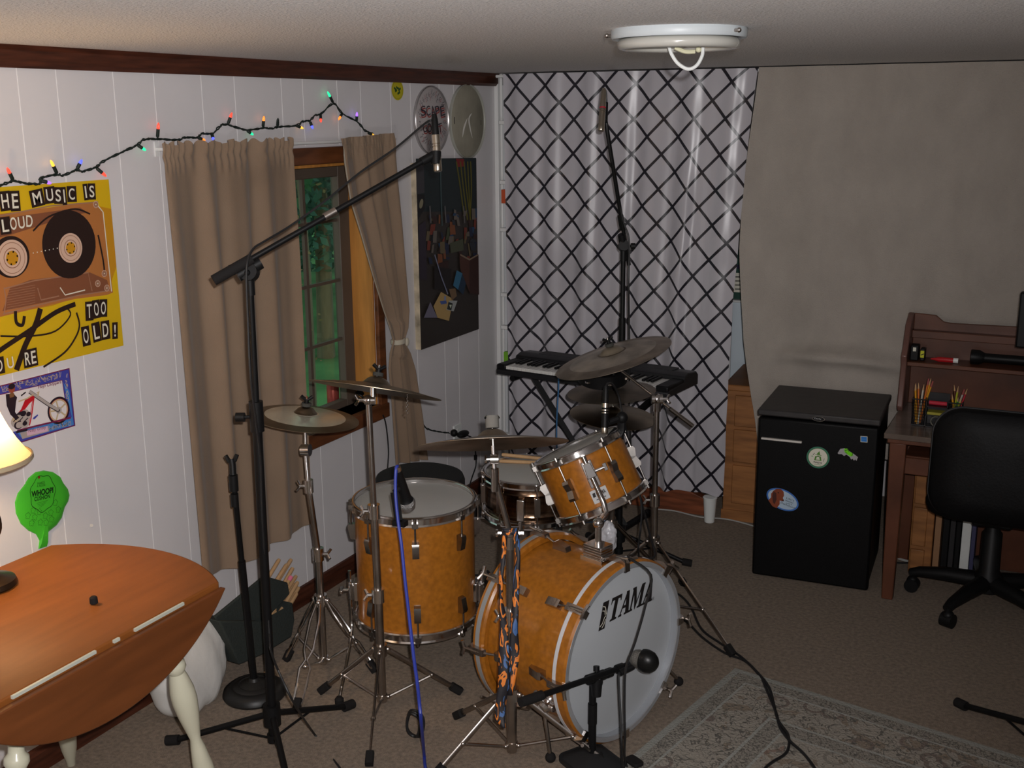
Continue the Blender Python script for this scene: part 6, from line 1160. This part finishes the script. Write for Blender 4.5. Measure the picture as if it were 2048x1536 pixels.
# ================================================================== RUG
rc0 = fz(1470, 1340); ru = V((.982, -.190, 0)); rv = V((-.190, -.982, 0)); RW, RL = 1.75, 2.6
MR = Matrix((ru, rv, V((0, 0, 1)))).transposed().to_4x4(); MR.translation = rc0
mr = bpy.data.materials.new('oriental_rug'); mr.use_nodes = True; nt = mr.node_tree; b = nt.nodes['Principled BSDF']; b.inputs['Roughness'].default_value = 1; b.inputs['Specular IOR Level'].default_value = .05
uvn = nt.nodes.new('ShaderNodeUVMap'); sp = nt.nodes.new('ShaderNodeSeparateXYZ'); nt.links.new(uvn.outputs[0], sp.inputs[0])
e1_ = N('MINIMUM', sp.outputs[0], N('SUBTRACT', RW, sp.outputs[0])); e2_ = N('MINIMUM', sp.outputs[1], N('SUBTRACT', RL, sp.outputs[1])); ed = N('MINIMUM', e1_, e2_)
def tex(scale, dist=0, detail=2):
    n = nt.nodes.new('ShaderNodeTexNoise'); n.inputs['Scale'].default_value = scale; n.inputs['Distortion'].default_value = dist; n.inputs['Detail'].default_value = detail; nt.links.new(uvn.outputs[0], n.inputs['Vector']); return n.outputs[0]
def band(v, c, w): return N('LESS_THAN', N('ABSOLUTE', N('SUBTRACT', v, c)), w)
def mixc(f, a, c):
    x = nt.nodes.new('ShaderNodeMix'); x.data_type = 'RGBA'
    for k, v in (('Factor', f), ('A', a), ('B', c)):
        if isinstance(v, tuple): x.inputs[k].default_value = (*v, 1)
        elif isinstance(v, (int, float)): x.inputs[k].default_value = v
        else: nt.links.new(v, x.inputs[k])
    return x.outputs['Result']
BG, BG2, LINEc, RED_, BLU, TAN_ = (.33, .30, .255), (.285, .262, .225), (.14, .13, .115), (.19, .10, .075), (.15, .165, .175), (.235, .185, .14)
vine = band(tex(14, 1.6), .5, .014); vine2 = band(tex(22, 1.2), .5, .018); fine = band(tex(70, .5), .5, .04); blot = N('GREATER_THAN', tex(13, .8), .60); blot2 = N('GREATER_THAN', tex(11, 1.2, 3), .62); blue_ = N('GREATER_THAN', tex(3.2, .4), .60)
vo = nt.nodes.new('ShaderNodeTexVoronoi'); vo.inputs['Scale'].default_value = 9; nt.links.new(uvn.outputs[0], vo.inputs['Vector']); flo = band(vo.outputs['Distance'], .28, .05)
field = mixc(N('MULTIPLY', blue_, .75), BG, BLU); field = mixc(N('MULTIPLY', blot, .8), field, TAN_); field = mixc(N('MULTIPLY', blot2, .6), field, RED_); field = mixc(vine, field, LINEc); field = mixc(N('MULTIPLY', flo, .5), field, LINEc)
bord = mixc(N('MULTIPLY', blot, .8), BG, TAN_); bord = mixc(flo, bord, (.20, .16, .14)); bord = mixc(N('MAXIMUM', vine2, vine), bord, LINEc)
edge = mixc(fine, BG2, LINEc)
col = mixc(N('LESS_THAN', ed, .30), field, edge); col = mixc(N('LESS_THAN', ed, .235), col, bord); col = mixc(N('LESS_THAN', ed, .075), col, edge)
for c_, w_ in ((.30, .004), (.235, .005), (.075, .004), (.012, .012)): col = mixc(band(ed, c_, w_), col, (.34, .34, .31) if c_ > .02 else (.30, .30, .27))
zz_ = band(N('ADD', ed, N('MULTIPLY', N('PINGPONG', N('ADD', sp.outputs[0], sp.outputs[1]), .02), .8)), .475, .008); col = mixc(zz_, col, BLU)
nt.links.new(col, b.inputs['Base Color'])
n2 = nt.nodes.new('ShaderNodeTexNoise'); n2.inputs['Scale'].default_value = 300; bpn = nt.nodes.new('ShaderNodeBump'); bpn.inputs['Strength'].default_value = .5; bpn.inputs['Distance'].default_value = .01; nt.links.new(n2.outputs[0], bpn.inputs['Height']); nt.links.new(bpn.outputs[0], b.inputs['Normal'])
bm = BM(); sheet(bm, 2, 2, lambda u, v: MR @ V((u*RW, v*RL, .0075)), uv=lambda u, v: (u*RW, v*RL)); box(bm, (0, 0, .0005), (RW, RL, .0072), MR); tag(obj('area_rug', bm, mr, smooth=False, norm=False), 'pale beige oriental rug with floral border on the carpet', 'rug')

# ================================================================== LEFT FOREGROUND
TC, TR, TH = V((.470, 1.62, 0)), .466, .742; HX = .285
tbl = thing('drop_leaf_table', 'orange maple drop leaf table with cream turned legs', 'table', tuple(TC))
ye = sqrt(TR*TR-HX*HX); a1_ = atan2(ye, HX)
pc = [(HX, -ye)]+[(HX, ye)]+[(TR*cos(t), TR*sin(t)) for t in [a1_+(pi-2*a1_)*i/28 for i in range(1, 28)]]+[(-HX, ye), (-HX, -ye)]+[(TR*cos(t), TR*sin(t)) for t in [pi+a1_+(pi-2*a1_)*i/28 for i in range(1, 28)]]
bm = BM(); prism(bm, pc, .020, Matrix.Translation((TC.x, TC.y, TH-.020))); obj('tabletop', bm, M_TABLE, tbl, bevel=.004)
for s in (1, -1):
    lf_ = [(ye*cos(0)*1, 0)]; pts = [(y, -(sqrt(max(0, TR*TR-y*y))-HX)*.86) for y in [ye-2*ye*i/40 for i in range(41)]]
    M4 = Matrix(((0,0,s,TC.x+s*(HX+.003)),(1,0,0,TC.y),(0,1,0,TH-.012),(0,0,0,1))); bm = BM(); prism(bm, pts, .019, M4); lf2 = obj('drop_leaf', bm, M_TABLEE if s < 0 else mat('leaf_wood', (.135, .040, .0095), .42, noise=(4, .2, (1, 1, 7)), coat=.1), tbl, bevel=.003)
    if s > 0:
        bm = BM()
        for p, q in (((12, 1393), (185, 1303)), ((220, 1283), (232, 1277)), ((262, 1260), (362, 1207))):
            A, B = fz(*p, TH-.006), fz(*q, TH-.006); box(bm, (TC.x+HX+.0, A.y, TH-.008), (TC.x+HX+.006, B.y, TH-.001))
        obj('hinge_strip', bm, M_STEEL, tbl, label='pale metal hinge strips along the drop leaf')
bm = BM(); box(bm, (TC.x-.21, TC.y-.30, TH-.115), (TC.x+.21, TC.y+.30, TH-.02)); obj('apron', bm, M_CREAM, tbl, bevel=.004)
LP = [(r, .625-z) for r, z in [(.020, .0), (.020, .03), (.013, .045), (.019, .055), (.022, .065), (.016, .08), (.017, .095), (.0255, .105), (.0265, .118), (.019, .132), (.024, .15), (.031, .185), (.032, .215), (.027, .26), (.018, .31), (.0135, .335), (.018, .36), (.026, .42), (.0275, .47), (.022, .55), (.014, .60), (.012, .625)]][::-1]
for A, B in (((.642, 1.91), (.65, 2.04)), ((.63, 1.475), (.66, 1.40)), ((.275, 1.88), (.058, 2.083)), ((.275, 1.36), (.058, 1.16))):
    A = V((*A, TH-.11)); B = V((*B, 0.0)); bm = BM(); L = (B-A).length; M4 = frame(A, B-A); lathe(bm, [(r, L-z*L/.625) for r, z in LP][::-1], M4, 24); obj('leg', bm, M_CREAM, tbl)
bm = BM(); k = fz(188, 1207, TH+.001); lathe(bm, [(.008, 0), (.0095, .002), (.009, .015), (.006, .018), (.0001, .018)], Matrix.Translation((k.x, k.y, TH+.001)), 18); tag(obj('bottle_cap', bm, M_RUBBER), 'tiny black cap alone on the orange tabletop', 'cap')
# lamp
lc_ = fz(-22, 1174, TH); lc_ = V((lc_.x, lc_.y, TH)); lp = thing('table_lamp', 'lit table lamp with a bell shade and dark curved stem at the left edge', 'lamp', tuple(lc_))
M_BRZ = mat('dark_bronze', (.045, .028, .018), .35, .7); bm = BM(); lathe(bm, [(.062, .001), (.066, .006), (.062, .018), (.045, .024), (.028, .030), (.020, .042), (.012, .050)], Matrix.Translation(lc_), 32); obj('base', bm, M_BRZ, lp)
zb_, zt2 = zat(lc_, 925), zat(lc_, 795); sA_ = lc_+V((.0, .0, .04))
bm = BM(); tube(bm, spline([lc_+V((0, 0, .045)), lc_+V((.0, .012, .09)), lc_+V((.01, .040, .14)), lc_+V((.008, .030, .20)), lc_+V((0, .0, .235)), up(lc_, zb_+.03)], 6), .0065, 8); obj('curved_stem', bm, M_BRZ, lp)
hS = zt2-zb_; ms = bpy.data.materials.new('lamp_shade_fabric'); ms.use_nodes = True; nt = ms.node_tree; nt.nodes.clear(); o_ = nt.nodes.new('ShaderNodeOutputMaterial'); mx_ = nt.nodes.new('ShaderNodeMixShader'); d_ = nt.nodes.new('ShaderNodeBsdfDiffuse'); t_ = nt.nodes.new('ShaderNodeBsdfTranslucent'); d_.inputs[0].default_value = (.72, .62, .44, 1); t_.inputs[0].default_value = (.80, .62, .36, 1); mx_.inputs[0].default_value = .55; nt.links.new(d_.outputs[0], mx_.inputs[1]); nt.links.new(t_.outputs[0], mx_.inputs[2]); nt.links.new(mx_.outputs[0], o_.inputs[0])
bm = BM(); lathe(bm, [(.130, 0), (.118, hS*.1), (.100, hS*.28), (.083, hS*.5), (.069, hS*.72), (.057, hS*.92), (.053, hS)], Matrix.Translation(up(lc_, zb_)), 40, cap=False); sh_ = obj('lamp_shade', bm, ms, lp)
bm = BM(); M4 = Matrix.Translation(up(lc_, zb_)); lathe(bm, [(.129, -.003), (.1325, 0), (.1315, .009), (.128, .010), (.129, -.003)], M4, 40, cap=False); b2 = BM(); lathe(b2, [(.052, hS-.004), (.056, hS-.002), (.055, hS+.004), (.052, hS+.003)], M4, 40, cap=False); obj('lower_trim', bm, mat('shade_trim', (.42, .34, .22), .8), sh_); obj('upper_trim', b2, mat('shade_trim', (.42, .34, .22), .8), sh_)
bm = BM(); rod(bm, up(lc_, zb_+.02), up(lc_, zb_+.05), .013); obj('socket', bm, M_BRZ, lp)
# stick bag and sticks against the wall
sbg = thing('stick_bag', 'dark green canvas stick bag open on the floor below the curtain', 'bag', (.12, 2.85, 0))
bm = BM(); g = lambda x, *p: [wl(a, b_, x) for a, b_ in p]
A = g(.190, (430, 1234), (530, 1152), (576, 1165), (580, 1188), (556, 1215), (532, 1238), (520, 1262), (462, 1296)); B = [p-V((.012, 0, 0)) for p in A]; va = [bm.verts.new(p) for p in A]; vb = [bm.verts.new(p) for p in B]; bm.faces.new(va); bm.faces.new(vb[::-1])
for i in range(len(A)): bm.faces.new((va[i], va[(i+1) % len(A)], vb[(i+1) % len(A)], vb[i]))
obj('flap', bm, M_GREENBAG, sbg, bevel=.004)
bm = BM(); A = g(.215, (438, 1242), (520, 1243), (586, 1206), (590, 1240), (584, 1274), (530, 1308), (480, 1330)); B = [V((.092, p.y+.01, max(.003, p.z*.97))) for p in A]
for p in A: p.z = max(.003, p.z)
va = [bm.verts.new(p) for p in A]; vb = [bm.verts.new(p) for p in B]; bm.faces.new(va); bm.faces.new(vb[::-1])
for i in range(len(A)):
    if i not in (1,): bm.faces.new((va[i], va[(i+1) % len(A)], vb[(i+1) % len(A)], vb[i]))
obj('pocket', bm, M_GREENBAG, sbg, bevel=.006)
tips = ((559, 1118), (583, 1118), (574, 1128), (586, 1135), (567, 1140), (593, 1151), (580, 1152), (596, 1163), (588, 1166), (598, 1174), (594, 1186), (572, 1160))
d0 = None; M_PINK = flat('pink_tip', (226, 120, 150)); M_ST2 = mat('hickory_dark', (.42, .245, .12), .55, noise=(12, .2))
for k, (x, y) in enumerate(tips):
    X = .105+.012*(k % 4)+.012*(k//6); q = wl(x, y, X); p = wl(x-56-(k % 3)*3, y+92+(k % 4)*3, X+.012); p = q+(p-q)*1.0
    o = bpy.data.objects.new('drumstick', stick_mesh) if d0 else None
    if d0 is None:
        d0 = obj('drumstick', stick_bm(.22, .0074), M_STICK); stick_mesh = d0.data; o = d0
    else: COL.objects.link(o)
    lay(o, q, p); tag(o, 'worn wooden drumstick leaning among others in the dark green stick bag', 'drumstick', 'drumsticks in the stick bag')
o = bpy.data.objects.new('drumstick', stick_mesh.copy()); COL.objects.link(o); q = wl(583, 1152, .165); lay(o, q, wl(527, 1247, .178)); tag(o, 'wooden drumstick with a pink wrapped end in the stick bag', 'drumstick', 'drumsticks in the stick bag')
bm = BM(); rod(bm, q+(wl(527, 1247, .178)-q).normalized()*.004, q+(wl(527, 1247, .178)-q).normalized()*.022, .0084); pw = obj('pink_wrap', bm, M_PINK, None); pw.parent = o; pw.matrix_parent_inverse = o.matrix_world.inverted()
# pillow against the wall
bm = BM(); cpw = V((.130, 2.502, .172)); nu, nv = 36, 20
def pf_(u, v):
    a = 2*pi*u; e = pi*(v-.5); c_, s_ = abs(cos(a))**.75*(1 if cos(a) > 0 else -1), abs(sin(a))**.75*(1 if sin(a) > 0 else -1); ce = max(1e-4, cos(e))**.6; se = abs(sin(e))**.9*(1 if e > 0 else -1)
    z = .175*se; w = 1-.32*max(0, z/.175)
    return V((cpw.x+.075*c_*ce*(1-.25*max(0, z/.175))+.004*sin(9*a+z*20)-.045*(z/.175)*.6, cpw.y+.150*s_*ce*w+.05*(z/.175)*.2+.003*sin(z*60), cpw.z+z+.003*sin(8*a)))
sheet(bm, nu, nv, pf_); bmesh.ops.remove_doubles(bm, verts=bm.verts, dist=.0008); tag(obj('pillow', bm, M_PILLOW, ang=180), 'plump white pillow slumped against the wall behind the table leg', 'pillow')
# ceiling fixture
fx = V((1.588, 2.90, CEIL)); cfx = fz(1357, 90, 2.0); fx = V((cfx.x, cfx.y, CEIL)); lt = thing('ceiling_light', 'round white ceiling light without its cover and a looped wire below', 'ceiling light', tuple(fx)); MX = Matrix.Translation(fx)
bm = BM(); lathe(bm, [(.001, -.020), (.146, -.020), (.152, -.022), (.155, -.018), (.155, -.003), (.150, .004), (.14, .004)], MX, 64, cap=False); obj('pan', bm, mat('fixture_white', (.50, .54, .56), .4), lt)
bm = BM(); tube(bm, [fx+V((.128*cos(t), .128*sin(t), -.033)) for t in [i*2*pi/64+.0 for i in range(65)]], .0125, 14); obj('ring_tube', bm, mat('fluorescent_tube', (.46, .45, .41), .25, coat=.4), lt)
bm = BM(); wA_ = at(1341, 93, 2.98); qd = (fx+V((0, 0, -.05))-CAM).dot(FW); tube(bm, spline([at(1338, 92, qd), at(1343, 108, qd), at(1356, 127, qd), at(1376, 138, qd), at(1393, 131, qd), at(1404, 112, qd), at(1406, 95, qd)], 6), .0042, 8); obj('hanging_wire', bm, M_WPLAST, lt)
bm = BM(); tube(bm, spline([at(1350, 95, qd), at(1370, 103, qd), at(1390, 103, qd)], 5), .005, 8); q = at(1397, 99, qd); ball(bm, q, .007); obj('lead_wire', bm, mat('wire_cream', (.6, .58, .4), .5), lt)
for a in (-2.9, -.35, 1.6): d = V((cos(a), sin(a), 0)); bm = BM(); rod(bm, fx+d*.153+V((0, 0, -.011)), fx+d*.166+V((0, 0, -.011)), .004, n=8); ball(bm, fx+d*.166+V((0, 0, -.011)), .0055); obj('thumb_screw', bm, M_DCHROME, lt)
# ================================================================== LIGHT
w = bpy.data.worlds.new('world'); SC.world = w; w.use_nodes = True; bg = w.node_tree.nodes['Background']; bg.inputs[0].default_value = (.62, .80, .78, 1); bg.inputs[1].default_value = .62
def lamp(name, typ, loc, energy, col=(1, 1, 1), **k):
    d = bpy.data.lights.new(name, typ); d.energy = energy; d.color = col
    for a, v in k.items(): setattr(d, a, v)
    o = bpy.data.objects.new(name, d); COL.objects.link(o); o.location = loc; return o
fl_o = lamp('camera_flash', 'SPOT', CAM+RT*.04+UP*.045-FW*.02, 262, (1, .97, .97), spot_size=radians(105), spot_blend=1.0, shadow_soft_size=.012)
aim = ray(560, 640); fl_o.rotation_euler = aim.to_track_quat('-Z', 'Y').to_euler()
lamp('lamp_bulb', 'POINT', up(lc_, zb_+hS*.66), 8.5, (1, .66, .34), shadow_soft_size=.022)
up_ = lamp('added_ceiling_fill', 'SPOT', (2.5, -.45, .75), 75, (1, .96, .93), spot_size=radians(74), spot_blend=1.0, shadow_soft_size=.12)  # added spot behind the viewpoint to brighten the ceiling, no visible source
up_.rotation_euler = (V((1.7, 1.75, 2.03))-V((2.5, -.45, .75))).to_track_quat('-Z', 'Y').to_euler()
lamp('added_soft_fill', 'POINT', (1.5, -.75, 1.25), 7, (1, .93, .86), shadow_soft_size=.22)  # added soft fill behind the camera, stands for no known lamp
SC.view_settings.view_transform = 'Standard'; SC.view_settings.look = 'None'; SC.view_settings.exposure = 0; SC.view_settings.gamma = 1
SC.cycles.max_bounces = 8; SC.cycles.sample_clamp_indirect = 4
